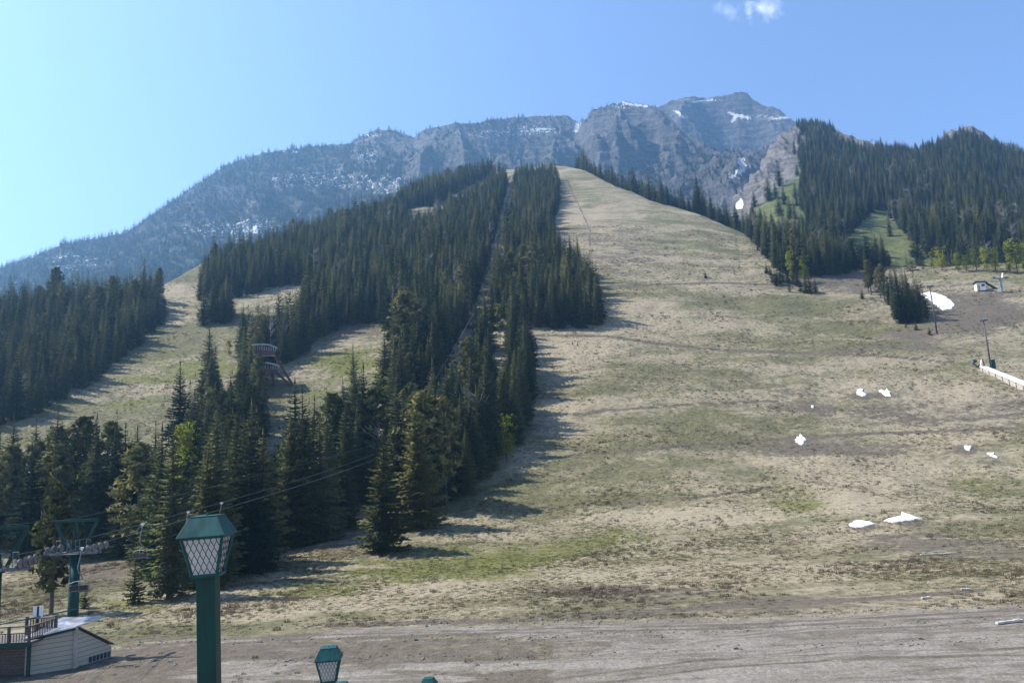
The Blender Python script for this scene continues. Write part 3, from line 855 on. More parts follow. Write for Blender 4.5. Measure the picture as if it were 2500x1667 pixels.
LANE = [(1000, 1130), (1070, 1010), (1128, 900), (1162, 822), (1203, 668), (1222, 590), (1244, 478), (1252, 430)]
TREES = []    # x, y, z, height, kind, stand, (fixed)
HAND = [(125, 1500, 1170, 'pine'), (207, 1484, 1408, 'young'), (327, 1474, 1322, 'young'), (415, 1462, 1018, 'spruce'), (503, 1432, 1082, 'light'), (525, 1420, 962, 'spruce'), (606, 1400, 1012, 'spruce'), (642, 1385, 1035, 'light'),
        (711, 1335, 1000, 'light'), (741, 1330, 930, 'spruce'), (783, 1318, 995, 'spruce'), (801, 1300, 962, 'spruce'), (842, 1290, 1040, 'spruce'), (942, 1348, 1058, 'light'), (1022, 1288, 975, 'light'), (1090, 1238, 960, 'pine'),
        (1207, 1148, 1064, 'young'), (65, 1362, 1072, 'spruce'), (98, 1352, 1105, 'spruce'), (132, 1352, 1080, 'pine'), (225, 1352, 998, 'spruce'), (272, 1345, 1022, 'spruce'), (298, 1345, 1022, 'spruce'),
        (545, 1440, 1390, 'young'), (1723, 680, 655, 'young'), (2270, 818, 792, 'young'), (2237, 806, 776, 'young'), (2212, 800, 780, 'young'), (2105, 730, 697, 'young'),
        (2200, 790, 640, 'spruce'), (2225, 785, 650, 'spruce'), (2250, 782, 672, 'spruce'), (2188, 778, 700, 'spruce'), (2160, 735, 640, 'pine'), (2128, 720, 632, 'pine'), (1416, 690, 572, 'spruce'), (1445, 780, 640, 'spruce'),
        (1880, 672, 640, 'young'), (1872, 668, 635, 'young'), (1886, 690, 648, 'young'), (1898, 688, 652, 'young'), (1912, 690, 645, 'young'), (1925, 692, 650, 'young'), (1938, 694, 648, 'young'), (1948, 698, 650, 'young'), (1955, 712, 668, 'young'), (1968, 716, 664, 'young'), (1978, 716, 662, 'young'), (1992, 714, 672, 'young'), (1850, 612, 590, 'young'), (1862, 622, 596, 'young'),
        (2172, 745, 662, 'spruce'), (2150, 728, 655, 'pine'), (2210, 790, 668, 'spruce'), (2238, 788, 700, 'spruce'), (2182, 760, 690, 'spruce'), (2262, 778, 705, 'spruce'), (2120, 712, 660, 'pine'), (2195, 735, 650, 'spruce'),
        (1398, 842, 828, 'young'), (1410, 844, 832, 'young'),
        (180, 1330, 1135, 'poplar'), (445, 1230, 1020, 'poplar'), (692, 1270, 1108, 'poplar'), (1222, 810, 735, 'poplar'), (935, 985, 900, 'poplar'), (560, 870, 825, 'poplar'), (1238, 1130, 1010, 'poplar'),
        (1935, 690, 612, 'poplar'), (1966, 690, 622, 'poplar'), (228, 800, 752, 'poplar')]


HAND_TEXT = {
    (125, 1500): 'lodgepole pine with bare lower trunk just behind the green lift tower', (207, 1484): 'tiny spruce beside the green tower column', (327, 1474): 'young bushy spruce below the hanging chair left of the nearest lantern',
    (415, 1462): 'tall broad dark spruce directly left of the nearest lantern', (503, 1432): 'light olive spruce rising right behind the nearest lantern', (525, 1420): 'very tall dark spruce whose top shows above the nearest lantern',
    (942, 1348): 'full light olive spruce standing forward alone on the sunny grass edge', (1022, 1288): 'taller olive spruce right next to the forward spruce on the sunny edge', (1090, 1238): 'lodgepole pine farther up the sunny edge, just past the two olive spruces',
    (1207, 1148): 'small bright spruce at the upper end of the near stand edge', (545, 1440): 'knee high spruce at the foot of the trees right of the nearest lantern', (741, 1330): 'slender spire topped spruce standing up against the jump landing',
    (1723, 680): 'tiny lone spruce in the middle of the bare ski run', (1416, 690): 'tall spruce standing proud on the edge of the upper ski run', (1445, 780): 'tall spruce at the low corner of the strip above the cross track',
    (180, 1330): 'yellow green poplar in the near stand above the lift tower', (445, 1230): 'yellow green poplar between tall spruces above the nearest lantern', (692, 1270): 'yellow green poplar in the near stand below the jump landing',
    (1222, 810): 'bright yellow green poplar topping the stand below the cross track', (935, 985): 'yellow green poplar beside the grassy jump landing', (560, 870): 'yellow green poplar left of the judges tower', (1238, 1130): 'yellow green poplar at the sunny edge of the stand beside the run',
    (1935, 690): 'taller of two yellow poplars above the spruce thicket', (1966, 690): 'shorter of two yellow poplars above the spruce thicket', (228, 800): 'yellow green poplar inside the shaded western forest block',
    (2270, 818): 'spruce sapling nearest the floodlight pole', (2237, 806): 'spruce sapling at the lower tip of the clump by the snow patch', (2212, 800): 'smallest spruce sapling tucked under the clump by the snow patch', (2105, 730): 'young spruce standing alone on the outer side of the clump by the snow patch',
    (1398, 842): 'shorter of two tiny spruces on the cross track', (1410, 844): 'taller of two tiny spruces on the cross track'}


def add_hand():
    for px, pb, pt, kind in HAND:
        b = hit(px, pb, y1=620)
        top = P(px, pt, b[1])
        st = 'pole' if px > 2100 else 'flags' if px > 1860 and kind == 'young' else 'gully' if 1845 < px < 1870 else 'hand'
        TREES.append([b[0], b[1], b[2], max(0.8, top[2] - b[2]), kind, st, HAND_TEXT.get((px, pb))])


def scatter_trees():
    x, y = jitter_grid(-330, 330, 85, 770, 3.2)
    z = h1(x, y)
    px, py, c = project(x, y, z)
    dens = fbm(x / 40, y / 40, 3, 91)
    taken = np.zeros(len(x), bool)
    hx = np.array([[t[0], t[1]] for t in TREES])
    for q in hx: taken |= np.hypot(x - q[0], y - q[1]) < 2.6
    # the cleared lane under the chairlift
    lane = [hit(a, b)[:2] for a, b in LANE]
    for a, b in zip(lane[:-1], lane[1:]):
        d = b - a
        k = np.clip(((x - a[0]) * d[0] + (y - a[1]) * d[1]) / d.dot(d), 0, 1)
        dl = np.hypot(x - a[0] - k * d[0], y - a[1] - k * d[1])
        for i in np.nonzero((dl < 4.2) & ~taken & (rng.random(len(x)) < 0.4))[0]:
            TREES.append([x[i], y[i], z[i], float(rng.uniform(2, 4.5)), 'young', 'lane'])
        taken |= dl < 3.5
    for tr in [q for q in TREES if q[4] == 'poplar']:
        bx, by, bc = project(np.array(tr[0]), np.array(tr[1]), np.array(tr[2] + tr[3] * .62))
        hgt = 19.0 * F / np.maximum(c, 30)
        taken |= (c < bc) & (c > bc - np.where(bc > 300, 12, 75)) & (np.abs(px - bx) < 9 + 2.6 * F / np.maximum(c, 30)) & (py > by - 5) & (py - hgt < by + 25)
    for nm, poly in STANDS.items():
        if not poly: continue
        jx = px + rng.normal(0, 5, len(px)) * 200 / np.maximum(c, 60)
        m = inside(jx, py, poly) & ~taken & (rng.random(len(x)) < 0.93 + 0.15 * dens)
        taken |= m
        for i in np.nonzero(m)[0]:
            if nm in ('near', 'lower', 'judges'):
                h = rng.normal(19.5 if px[i] > 430 or nm == 'lower' else 16.5, 3.2) if nm != 'judges' else rng.normal(18, 2.5)
                kind = 'pine' if rng.random() < 0.10 else 'spruce'
            elif nm == 'flags':
                h = rng.uniform(6, 11); kind = 'young'
            elif nm == 'pole':
                h = rng.uniform(9, 17); kind = 'spruce'
            else:
                h = rng.normal(15.5 if nm == 'west' else 17, 2.6); kind = 'spruce' if rng.random() < .985 else 'pine'
            h *= rng.choice([1.0, .82, .6, 1.14], p=[.5, .25, .1, .15])
            TREES.append([x[i], y[i], z[i], float(np.clip(h, 4, 28)), kind, nm])
    # edge of the run: trees on the far side of its shoulder, and the brush below them
    t = np.clip(x / y, T1[0], T1[-1])
    m_ = y - np.interp(t, T1, Y1)
    e = (m_ > 2) & (m_ < 60) & (px > 1405) & (px < 1850) & ~taken & (rng.random(len(x)) < 0.75)
    for i in np.nonzero(e)[0]:
        TREES.append([x[i], y[i], z[i], float(rng.normal(22, 3.5)), 'spruce', 'edge'])
    # hill on the right
    x, y = jitter_grid(60, 900, 350, 1060, 4.7)
    z = h2(x, y)
    px, py, c = project(x, y, z)
    rk = rock2(x, y)
    tt = x / y
    yc = np.interp(tt, T2, Y2)
    opening = inside(px, py, [(2120, 525), (2160, 512), (2185, 545), (2225, 590), (2275, 610), (2330, 660), (2330, 700), (2000, 700), (2060, 600)]) | inside(px, py, [(1760, 520), (1840, 455), (1915, 405), (1960, 395), (1962, 440), (1950, 500), (1990, 560), (1800, 620)])
    ok = ((y < yc + 14) & (px > 1790) & (px < 2900) & (rng.random(len(x)) < np.clip(.92 + .35 * fbm(x / 35, y / 35, 3, 93) - rk * 1.5, 0.03, 1)) & (~opening | (rng.random(len(x)) < 0.05)) & (rk < rng.uniform(.15, .75, len(x))))
    for i in np.nonzero(ok)[0]:
        TREES.append([x[i], y[i], z[i], float(np.clip(rng.normal(17.5, 3.4) * (0.6 if y[i] > yc[i] - 50 else 1), 5, 26)), 'spruce', 'hill'])
    # broadleaved fringe at the foot of the hill
    for px_, pb, pt in [(2300, 660, 612), (2340, 665, 625), (2385, 662, 618), (2410, 664, 612), (2432, 664, 616), (2465, 668, 606), (2485, 668, 600), (2510, 670, 604), (2360, 662, 630), (2275, 655, 620)]:
        b = hit(px_, pb, lambda a, q: np.maximum(h1(a, q), h2(a, q)), 200, 700)
        TREES.append([b[0], b[1], b[2], max(3, P(px_, pt, b[1])[2] - b[2]), 'poplar', 'fringe'])


add_hand()
scatter_trees()
print('trees', len(TREES))


def visible_area(T):
    """how many picture cells each tree shows, nearest first, in a coarse picture"""
    k = 0.32
    Wc, Hc = int(PW * k), int(PH * k)
    A = np.array([[t[0], t[1], t[2], t[3]] for t in T])
    bx, by, c = project(A[:, 0], A[:, 1], A[:, 2])
    tx, ty, _ = project(A[:, 0], A[:, 1], A[:, 2] + A[:, 3])
    buf = np.zeros((Hc, Wc), bool)
    # ground in front of the trees: the shoulder of the run hides what lies behind it
    area = np.zeros(len(T))
    hidden = np.zeros(len(T), bool)
    for i in np.argsort(c):
        x0, y0, x1, y1 = bx[i] * k, by[i] * k, tx[i] * k, ty[i] * k
        hh = y0 - y1
        if hh < 1 or x0 < -40 or x0 > Wc + 40: continue
        for r in range(max(0, int(y1)), min(Hc, int(y0))):
            s = (r - y1) / hh
            cx = x1 + (x0 - x1) * s
            wd = max(0.5, hh * 0.12 * s ** .8)
            a, b = max(0, int(round(cx - wd))), min(Wc, int(round(cx + wd)) + 1)
            if b > a:
                row = buf[r, a:b]
                area[i] += (b - a) - row.sum()
                row[:] = True
    return area, by - ty


AREA, PXH = visible_area(TREES)
# ------------------------------------------------------------------ single trees
STAND_TEXT = {
    'near': ('tall dark {k} in the dense near stand beside the grassy slope', 'trees of the near stand'),
    'hand': ('{k} standing at the edge of the near stand', 'trees at the edge of the near stand'),
    'west': ('dark {k} in the shaded block of forest beyond the green strip', 'trees of the shaded western block'),
    'cluster': ('{k} in the small clump on the grassy shoulder', 'trees of the small shoulder clump'),
    'ridge': ('{k} in the long band of forest along the high ridge', 'trees of the ridge band'),
    'upper': ('{k} in the high forest strip by the snowy track', 'trees by the snowy track'),
    'middle': ('{k} in the broad forest block between judges tower and lift line', 'trees of the middle block'),
    'judges': ('{k} in the stand just below the judges tower', 'trees below the judges tower'),
    'lower': ('{k} in the stand beside the grassy jump landing', 'trees beside the jump landing'),
    'centre': ('{k} in the forest strip between lift line and bare ski run', 'trees of the strip along the ski run'),
    'below': ('{k} in the stand below the cross track beside the ski run', 'trees below the cross track'),
    'edge': ('{k} along the far shoulder of the bare ski run', 'trees along the far shoulder'),
    'gully': ('{k} in the forest block at the gully mouth', 'trees at the gully mouth'),
    'flags': ('small {k} in the thicket at the foot of the gully block', 'small trees of the thicket'),
    'pole': ('{k} in the dark clump beside the snow patch and floodlight pole', 'trees of the clump by the snow patch'),
    'lane': ('low {k} growing in the cleared lane below the chairlift', 'saplings in the lift lane'),
    'hill': ('{k} in the forest covering the rocky hill', 'trees of the hill forest'),
    'fringe': ('yellow green {k} in leaf at the foot of the forested hill', 'broadleaved trees at the hill foot'),
}
KIND = {'spruce': ('spruce_tree', 'spruce'), 'pine': ('pine_tree', 'lodgepole pine'), 'light': ('spruce_tree', 'light olive spruce'), 'young': ('young_spruce', 'young spruce'), 'poplar': ('poplar_tree', 'poplar')}
order = np.argsort(-AREA)
keep = [i for i in order if TREES[i][5] == 'fringe' or i < len(HAND)]
keep += [i for i in order if i not in set(keep)][:285 - len(keep)]
single = set(keep)


def plant(i):
    x, y, z, h, kind, stand = TREES[i][:6]
    own = TREES[i][6] if len(TREES[i]) > 6 else None
    nm, word = KIND[kind]
    tx, grp = STAND_TEXT[stand]
    o = empty(nm, (x, y, z - 0.15), rng.uniform(0, 6.28), own or tx.format(k=word), 'tree', None if own else word + ' ' + grp)
    s = 1.0
    if kind == 'pine': me, tr = PINE_HI[i % 3], TRUNK_PINE
    elif kind == 'light': me, tr = SPR_LIGHT[i % 2], TRUNK
    elif kind == 'young': me, tr = SPR_YOUNG[i % 2], TRUNK
    elif kind == 'poplar': me, tr = LEAFY[i % 2], TRUNK_LEAFY
    else:
        me, tr = (SPR_HI if PXH[i] > 150 else SPR_MID)[i % 4], TRUNK
    wd = h * rng.uniform(.88, 1.15)
    if stand == 'hand' and kind == 'spruce' and PXH[i] > 200: wd *= 1.1
    if kind == 'light': wd *= 1.15
    if stand in ('near', 'lower', 'judges'): wd *= 1.22
    if (x, y) == tuple(TREES[13][:2]): wd *= 1.15
    if stand == 'fringe': wd, h = wd * 1.5, h * 1.25
    o.scale = (wd, wd, h)
    link('crown', me, o); link('trunk', tr, o)
    return o


HANDLED = {}
for i in keep:
    HANDLED[i] = plant(i)


# ------------------------------------------------------------------ masses: the rest of the forest, as scattered copies
def scatter(name, pts, scl, rot, idx, protos, label, cat, mat=None):
    n = len(pts)
    me = bpy.data.meshes.new(name)
    me.vertices.add(n); me.vertices.foreach_set('co', np.asarray(pts, np.float32).ravel())
    a = me.attributes.new('scl', 'FLOAT_VECTOR', 'POINT'); a.data.foreach_set('vector', np.asarray(scl, np.float32).ravel())
    a = me.attributes.new('rotz', 'FLOAT', 'POINT'); a.data.foreach_set('value', np.asarray(rot, np.float32))
    a = me.attributes.new('pick', 'INT', 'POINT'); a.data.foreach_set('value', np.asarray(idx, np.int32))
    o = link(name, me)
    tag(o, label, cat, kind='stuff')
    ng = bpy.data.node_groups.new(name, 'GeometryNodeTree')
    ng.interface.new_socket('Geometry', in_out='INPUT', socket_type='NodeSocketGeometry')
    ng.interface.new_socket('Geometry', in_out='OUTPUT', socket_type='NodeSocketGeometry')
    N, L = ng.nodes.new, ng.links.new
    gi, go = N('NodeGroupInput'), N('NodeGroupOutput')
    def attr(nm, ty):
        nd = N('GeometryNodeInputNamedAttribute'); nd.data_type = ty; nd.inputs['Name'].default_value = nm
        return nd.outputs[0]
    rv = N('ShaderNodeCombineXYZ'); L(attr('rotz', 'FLOAT'), rv.inputs[2])
    jn = N('GeometryNodeJoinGeometry')
    for k, me_ in enumerate(protos):
        po = bpy.data.objects.new('proto_' + me_.name, me_)
        oi = N('GeometryNodeObjectInfo'); oi.inputs['Object'].default_value = po; oi.inputs['As Instance'].default_value = True
        cp = N('FunctionNodeCompare'); cp.data_type = 'INT'; cp.operation = 'EQUAL'
        ci = [q for q in cp.inputs if q.type == 'INT']
        L(attr('pick', 'INT'), ci[0]); ci[1].default_value = k
        iop = N('GeometryNodeInstanceOnPoints')
        L(gi.outputs[0], iop.inputs['Points']); L(cp.outputs[0], iop.inputs['Selection']); L(oi.outputs['Geometry'], iop.inputs['Instance'])
        L(rv.outputs[0], iop.inputs['Rotation']); L(attr('scl', 'FLOAT_VECTOR'), iop.inputs['Scale'])
        L(iop.outputs[0], jn.inputs[0])
    L(jn.outputs[0], go.inputs[0])
    md = o.modifiers.new('scatter', 'NODES'); md.node_group = ng
    return o


SNAG_BARK = mat_plain('silver_snag', (0.2, 0.185, 0.17), .95, 0, .3, 6, .1)
SNAG = trunk_mesh('snag', .013, .95, 26, 9); SNAG.materials.clear(); SNAG.materials.append(SNAG_BARK)
rest = [i for i in range(len(TREES)) if i not in single]
A = np.array([[TREES[i][0], TREES[i][1], TREES[i][2] - .2] for i in rest])
hh = np.array([TREES[i][3] for i in rest]); ww = hh * rng.uniform(.85, 1.3, len(hh)) * np.array([1.15 if TREES[i][5] == 'hill' else 1.0 for i in rest])
pk = np.array([((rng.choice([0, 1, 2, 3, 4], p=[.22, .22, .22, .2, .14]) if TREES[i][4] != 'pine' else rng.integers(5, 8)) + 0) for i in rest])
pk = np.where(rng.random(len(pk)) < .02, 8, pk)
scatter('conifer_forest', A, np.stack([ww, ww, hh], 1), rng.uniform(0, 6.28, len(rest)), pk, SPR_LOW + PINE_HI + [SNAG],
        'dense dark conifer forest covering the ski hill and the slopes behind', 'forest')


def mountain_forest():
    P_, H_ = [], []
    for hf, (xa, xb, ya, yb), T, YC, s in [(h3, (-1700, 720, 820, 2150), T3, Y3, 7.5), (h4, (300, 950, 1750, 2450), T4, Y4, 12.0)]:
        x, y = jitter_grid(xa, xb, ya, yb, s)
        t = x / y
        yc = np.interp(t, T, YC)
        m = (np.abs(t) < 0.8) & (y < yc + 6)
        x, y, yc = x[m], y[m], yc[m]
        z = hf(x, y)
        px, py, c = project(x, y, z)
        wd = wood3(px, py, x, y)
        dz = (hf(x, y + 4) - z) / 4
        pr = np.clip(wd * 1.25, 0, 1) * np.where(dz > 1.6, 0.15, 1)
        pr = np.where((y > yc - 25) & (px < 1600), np.maximum(pr, 0.45), pr)
        if hf is h4: pr = pr * 0.35
        sn = blobs(px, py, SNOW3)
        pr = pr * np.clip(1 - 1.1 * sn, .3, 1)
        k = rng.random(len(x)) < pr
        P_.append(np.stack([x[k], y[k], z[k] - .5], 1)); H_.append(np.clip(rng.normal(15, 3.5, k.sum()) * np.where(px[k] > 1000, .8, 1), 5, 24))
    A = np.concatenate(P_); h = np.concatenate(H_)
    wv = h * rng.uniform(.9, 1.3, len(h))
    print('mountain trees', len(A))
    scatter('mountain_forest', A, np.stack([wv, wv, h], 1), rng.uniform(0, 6.28, len(A)), rng.integers(0, 2, len(A)), SPR_TINY,
            'thin bluish conifer forest climbing the distant rocky mountain', 'forest')


mountain_forest()


def mat_old_paint(name, col, worn, rough):
    t = NT(name)
    o = t.obj()
    n1 = t.noise(t.stretch(o, (5, 5, 1.1)), 1.6, 6, 0.65, .3)
    c = t.mix(t.ramp(n1, 0.3, 0.7), tuple(q * .6 for q in col), tuple(q * 1.35 for q in col))
    c = t.mix(t.ramp(t.noise(o, 3.2, 4, 0.6), 0.58, 0.72, 0, .5), c, worn)
    chips = t.ramp(t.noise(o, 26.0, 3, 0.6), 0.735, 0.76)
    c = t.mix(chips, c, (0.35, 0.38, 0.36))
    t.bsdf(c, t.ramp(n1, .2, .8, rough * .8, rough * 1.3), 0, t.bump(t.math('SUBTRACT', n1, chips), 0.15, 0.01), .3)
    return t.m


M['green'] = mat_old_paint('green_paint', (0.004, 0.068, 0.068), (0.02, 0.11, 0.10), .5)
M['green_dark'] = mat_old_paint('dark_green_paint', (0.004, 0.042, 0.035), (0.012, 0.055, 0.045), .55)
M['wire'] = mat_plain('black_wire', (0.018, 0.016, 0.014), 0.6, 0.3)
_t = NT('milky_lamp_glass')
_d = _t.n('BsdfPrincipled', {'Base Color': (0.8, 0.8, 0.8), 'Roughness': 0.35}); _tr = _t.n('BsdfTranslucent', {'Color': (0.85, 0.84, 0.8)})
_mx = _t.n('MixShader', {0: 0.45}); _t.t.links.new(_d.outputs[0], _mx.inputs[1]); _t.t.links.new(_tr.outputs[0], _mx.inputs[2]); _t.t.links.new(_mx.outputs[0], _t.out.inputs[0])
M['milk'] = _t.m
M['steel'] = mat_plain('galvanised_steel', (0.17, 0.185, 0.2), 0.5, 0.4, 0.3, 4)
M['rope'] = mat_plain('steel_rope', (0.15, 0.155, 0.16), 0.5, 0.3)
M['black'] = mat_plain('black_vinyl', (0.02, 0.02, 0.022), 0.5)
M['rubber'] = mat_plain('sheave_liner', (0.11, 0.075, 0.06), 0.7)
M['cream'] = mat_plain('cream_boards', (0.52, 0.47, 0.37), 0.7, 0, 0.12, 1.5)
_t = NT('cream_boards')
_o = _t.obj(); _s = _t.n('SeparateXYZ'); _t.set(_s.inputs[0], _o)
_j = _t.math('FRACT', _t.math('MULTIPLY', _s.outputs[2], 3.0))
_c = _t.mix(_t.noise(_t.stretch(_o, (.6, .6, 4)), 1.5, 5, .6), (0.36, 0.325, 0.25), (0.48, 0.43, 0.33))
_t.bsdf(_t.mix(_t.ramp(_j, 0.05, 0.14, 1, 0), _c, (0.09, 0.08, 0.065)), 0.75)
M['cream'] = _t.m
M['trim'] = mat_plain('weathered_trim', (0.42, 0.38, 0.31), 0.8, 0, 0.2, 3)
M['tin'] = mat_plain('corrugated_tin', (0.55, 0.57, 0.6), 0.35, 0.6, 0.15, 1.2)
M['timber'] = mat_plain('dark_timber', (0.085, 0.068, 0.066), 0.8, 0, 0.3, 5)
M['white'] = mat_plain('white_paint', (0.78, 0.78, 0.77), 0.5, 0, 0.05, 2)
M['glass'] = mat_plain('dark_window', (0.03, 0.045, 0.06), 0.12)
M['maroon'] = mat_plain('maroon_steel', (0.075, 0.018, 0.02), 0.55, 0, 0.2, 1)
M['red'] = mat_plain('red_paint', (0.5, 0.03, 0.035), 0.5)
M['yellow'] = mat_plain('ochre_paint', (0.5, 0.33, 0.05), 0.6)
M['blue'] = mat_plain('blue_grey_paint', (0.16, 0.24, 0.34), 0.5)
M['stone'] = mat_plain('field_stone', (0.15, 0.135, 0.12), 0.9, 0, 0.5, 3)
M['pale_roof'] = mat_plain('pale_roof_edge', (0.3, 0.29, 0.26), 0.7, 0, 0.2, 2)
M['weathered'] = mat_plain('grey_weathered_wood', (0.45, 0.42, 0.38), 0.85, 0, 0.25, 3)


# ------------------------------------------------------------------ lantern posts down the bank
def lamp_post(topc, yaw, lean, label, k=1.0):
    base_z = float(h1(topc[0], topc[1])) - 0.05
    H = topc[2] - base_z
    o = empty('lamp_post', (topc[0] - H * math.sin(lean), topc[1], base_z), 0, label, 'lamp post', 'green lantern posts down the bank')
    o.rotation_euler = (0, lean, yaw)
    z = lambda d: H - d * k
    w_ = lambda q: q * k
    cap = MB().frustum(z(0.19), w_(.485), z(0.0), w_(.285))
    cap.box((0, 0, z(-0.004)), (w_(.287), w_(.287), 0.008))
    cap.box((0, 0, z(0.196)), (w_(.489), w_(.489), 0.013))
    cap.tube([(0, 0, z(-0.008)), (0, 0, z(-0.018))], 0.012, 8)
    cap.build('cap', M['green'], o, bevel=0.003)
    dz0, dz1, w0, w1 = .205, .575, .412, .252
    frame = MB()
    for i, j in ((-1, -1), (1, -1), (1, 1), (-1, 1)):
        frame.bar((i * w_(w0) / 2, j * w_(w0) / 2, z(dz0)), (i * w_(w1) / 2, j * w_(w1) / 2, z(dz1)), w_(.024), w_(.024))
    for dz, ww, th in ((dz0 + .006, w0, .02), (dz1 + .012, w1 + .012, .034)):
        for a, b in (((-1, -1), (1, -1)), ((1, -1), (1, 1)), ((1, 1), (-1, 1)), ((-1, 1), (-1, -1))):
            frame.bar((a[0] * w_(ww) / 2, a[1] * w_(ww) / 2, z(dz)), (b[0] * w_(ww) / 2, b[1] * w_(ww) / 2, z(dz)), w_(th), w_(.02))
    frame.build('lantern_frame', M['green'], o)
    MB().frustum(z(dz1), w_(w1 - .03), z(dz0), w_(w0 - .03)).build('diffuser', M['milk'], o)
    # expanded-metal guards, one on each face
    for q in range(4):
        g = MB()
        rot = Matrix.Rotation(q * math.pi / 2, 3, 'Z')
        dx, dz = .058, .132
        def pt(x, d):
            ww = w0 + (w1 - w0) * (d - dz0) / (dz1 - dz0)
            return rot @ Vector((x * k, -ww * k / 2 + .004, z(d))), ww / 2 - .008
        for a in range(-9, 10):
            for b in range(0, 8):
                for sg in (-1, 1):
                    pts = []
                    xa = (a + (0.5 if b % 2 else 0)) * dx
                    for m in range(7):
                        t_ = m / 6; e = t_ * t_ * (3 - 2 * t_) * .6 + t_ * .4
                        x, d = xa + sg * dx / 2 * e, dz0 - .03 + (b + t_) * dz / 2
                        if d < dz0 or d > dz1: continue
                        p_, lim = pt(x, d)
                        if abs(x) <= lim: pts.append(p_)
                    if len(pts) >= 2: g.tube(pts, .0034 * k, 4, False)
        g.build('wire_guard', M['wire'], o)
    MB().box((0, 0, z(.60)), (w_(.262), w_(.262), w_(.026))).build('collar', M['green'], o, bevel=0.003)
    ph = z(.61)
    MB().box((0, 0, ph / 2), (w_(.188), w_(.188), ph)).build('post', M['green_dark'], o, bevel=0.006)
    pl = MB().box((0, 0, .12), (w_(.30), w_(.30), .24))
    pl.build('plinth', M['green_dark'], o, bevel=.01)
    return o


lamp_post(P(507, 1259, 7.75), R(5), R(-1.4), 'nearest green lantern post, tall in front of the big spruces', .93)
lamp_post(P(802, 1579, 15.3), R(7), R(-0.6), 'second green lantern post, only its whole lantern showing above the gravel')
lamp_post(P(1046, 1654, 25.0), R(-6), 0, 'far green lantern post of which only the pale cap shows on bare gravel')
lamp_post(P(834, 1665, 23.5), R(4), 0, 'green lantern post whose cap peeps out just beside the second lantern')


# ------------------------------------------------------------------ chairlift
def lift_tower(top, rope_dir, label, k=1.0, mat=None, detail=True):
    """top: centre of the cross platform; rope_dir: plan direction of the ropes"""
    base = float(h1(top[0], top[1])) - .1
    o = empty('lift_tower', (top[0], top[1], base), math.atan2(rope_dir[1], rope_dir[0]) - math.pi / 2, label, 'lift tower', 'chairlift towers')
    H = top[2] - base
    mat = mat or M['green_dark']
    MB().tube([(0, 0, 0), (0, 0, H - .15)], [.42 * k, .38 * k], 18).build('column', mat, o, True)
    MB().disc((0, 0, H - .12), (0, 0, 1), .55 * k, .12, 18).disc((0, 0, .06), (0, 0, 1), .62 * k, .12, 12).build('flange', mat, o)
    arm = MB()
    for yy in (-.28, .28): arm.box((0, yy * k, H), (3.9 * k, .16 * k, .16 * k))
    arm.build('cross_arm', M['steel'], o)
    fr = MB()
    top_z = H + 2.55 * k
    for yy in (-.0,):
        fr.bar((-1.8 * k, yy, top_z), (1.8 * k, yy, top_z), .2 * k, .2 * k)
        for sx in (-1, 1):
            fr.bar((sx * 1.72 * k, yy, top_z - .05), (sx * .62 * k, yy, H + .1), .2 * k, .2 * k)
            fr.bar((0, yy, top_z), (sx * .34 * k, yy, H + .08), .1 * k, .1 * k)
    fr.build('lifting_frame', mat, o)
    if not detail:
        sh = MB()
        for sx in (-1.65, 1.65): sh.box((sx * k, 0, H + .2), (.35 * k, 2.4 * k, .45 * k))
        sh.build('sheave_train', M['steel'], o)
        return o
    pf = MB()
    for sx in (-1.15, 1.15):
        pf.box((sx * k, 0, H + .1), (1.3 * k, .9 * k, .05))
    pf.box((0, -.5 * k, H - .02), (1.2 * k, .5 * k, .05))
    pf.build('work_platform', M['steel'], o)
    for sx in (-1.25, -.35, .35, 1.25):
        hr = MB()
        a, b = sx * k - .17, sx * k + .17
        hr.tube([(a, -.3, H + .1), (a, -.3, H + 1.05), (b, -.3, H + 1.05), (b, -.3, H + .1)], .028, 6)
        hr.tube([(a, -.3, H + .55), (b, -.3, H + .55)], .022, 6)
        hr.build('hand_rail', M['steel'], o)
    for sx in (-1.65, 1.65):
        tr = MB()
        tr.bar((sx * k, -1.35, H + .2), (sx * k, 1.35, H + .32), .1, .2)
        tr.bar((sx * k, -.6, H + .45), (sx * k, .9, H + .52), .07, .12)
        so = tr.build('sheave_train', M['steel'], o)
        for q in range(4):
            y_ = -1.2 + q * .8
            c = (sx * k + .16, y_, H + .42 + .045 * y_)
            wh = MB().disc(c, (1, 0, 0), .29, .09, 20).disc((c[0], c[1], c[2]), (1, 0, 0), .07, .2, 8)
            wo = wh.build('sheave', M['steel'], so, False)
            MB().disc(c, (1, 0, 0), .305, .05, 20).build('liner', M['rubber'], so)
    return o


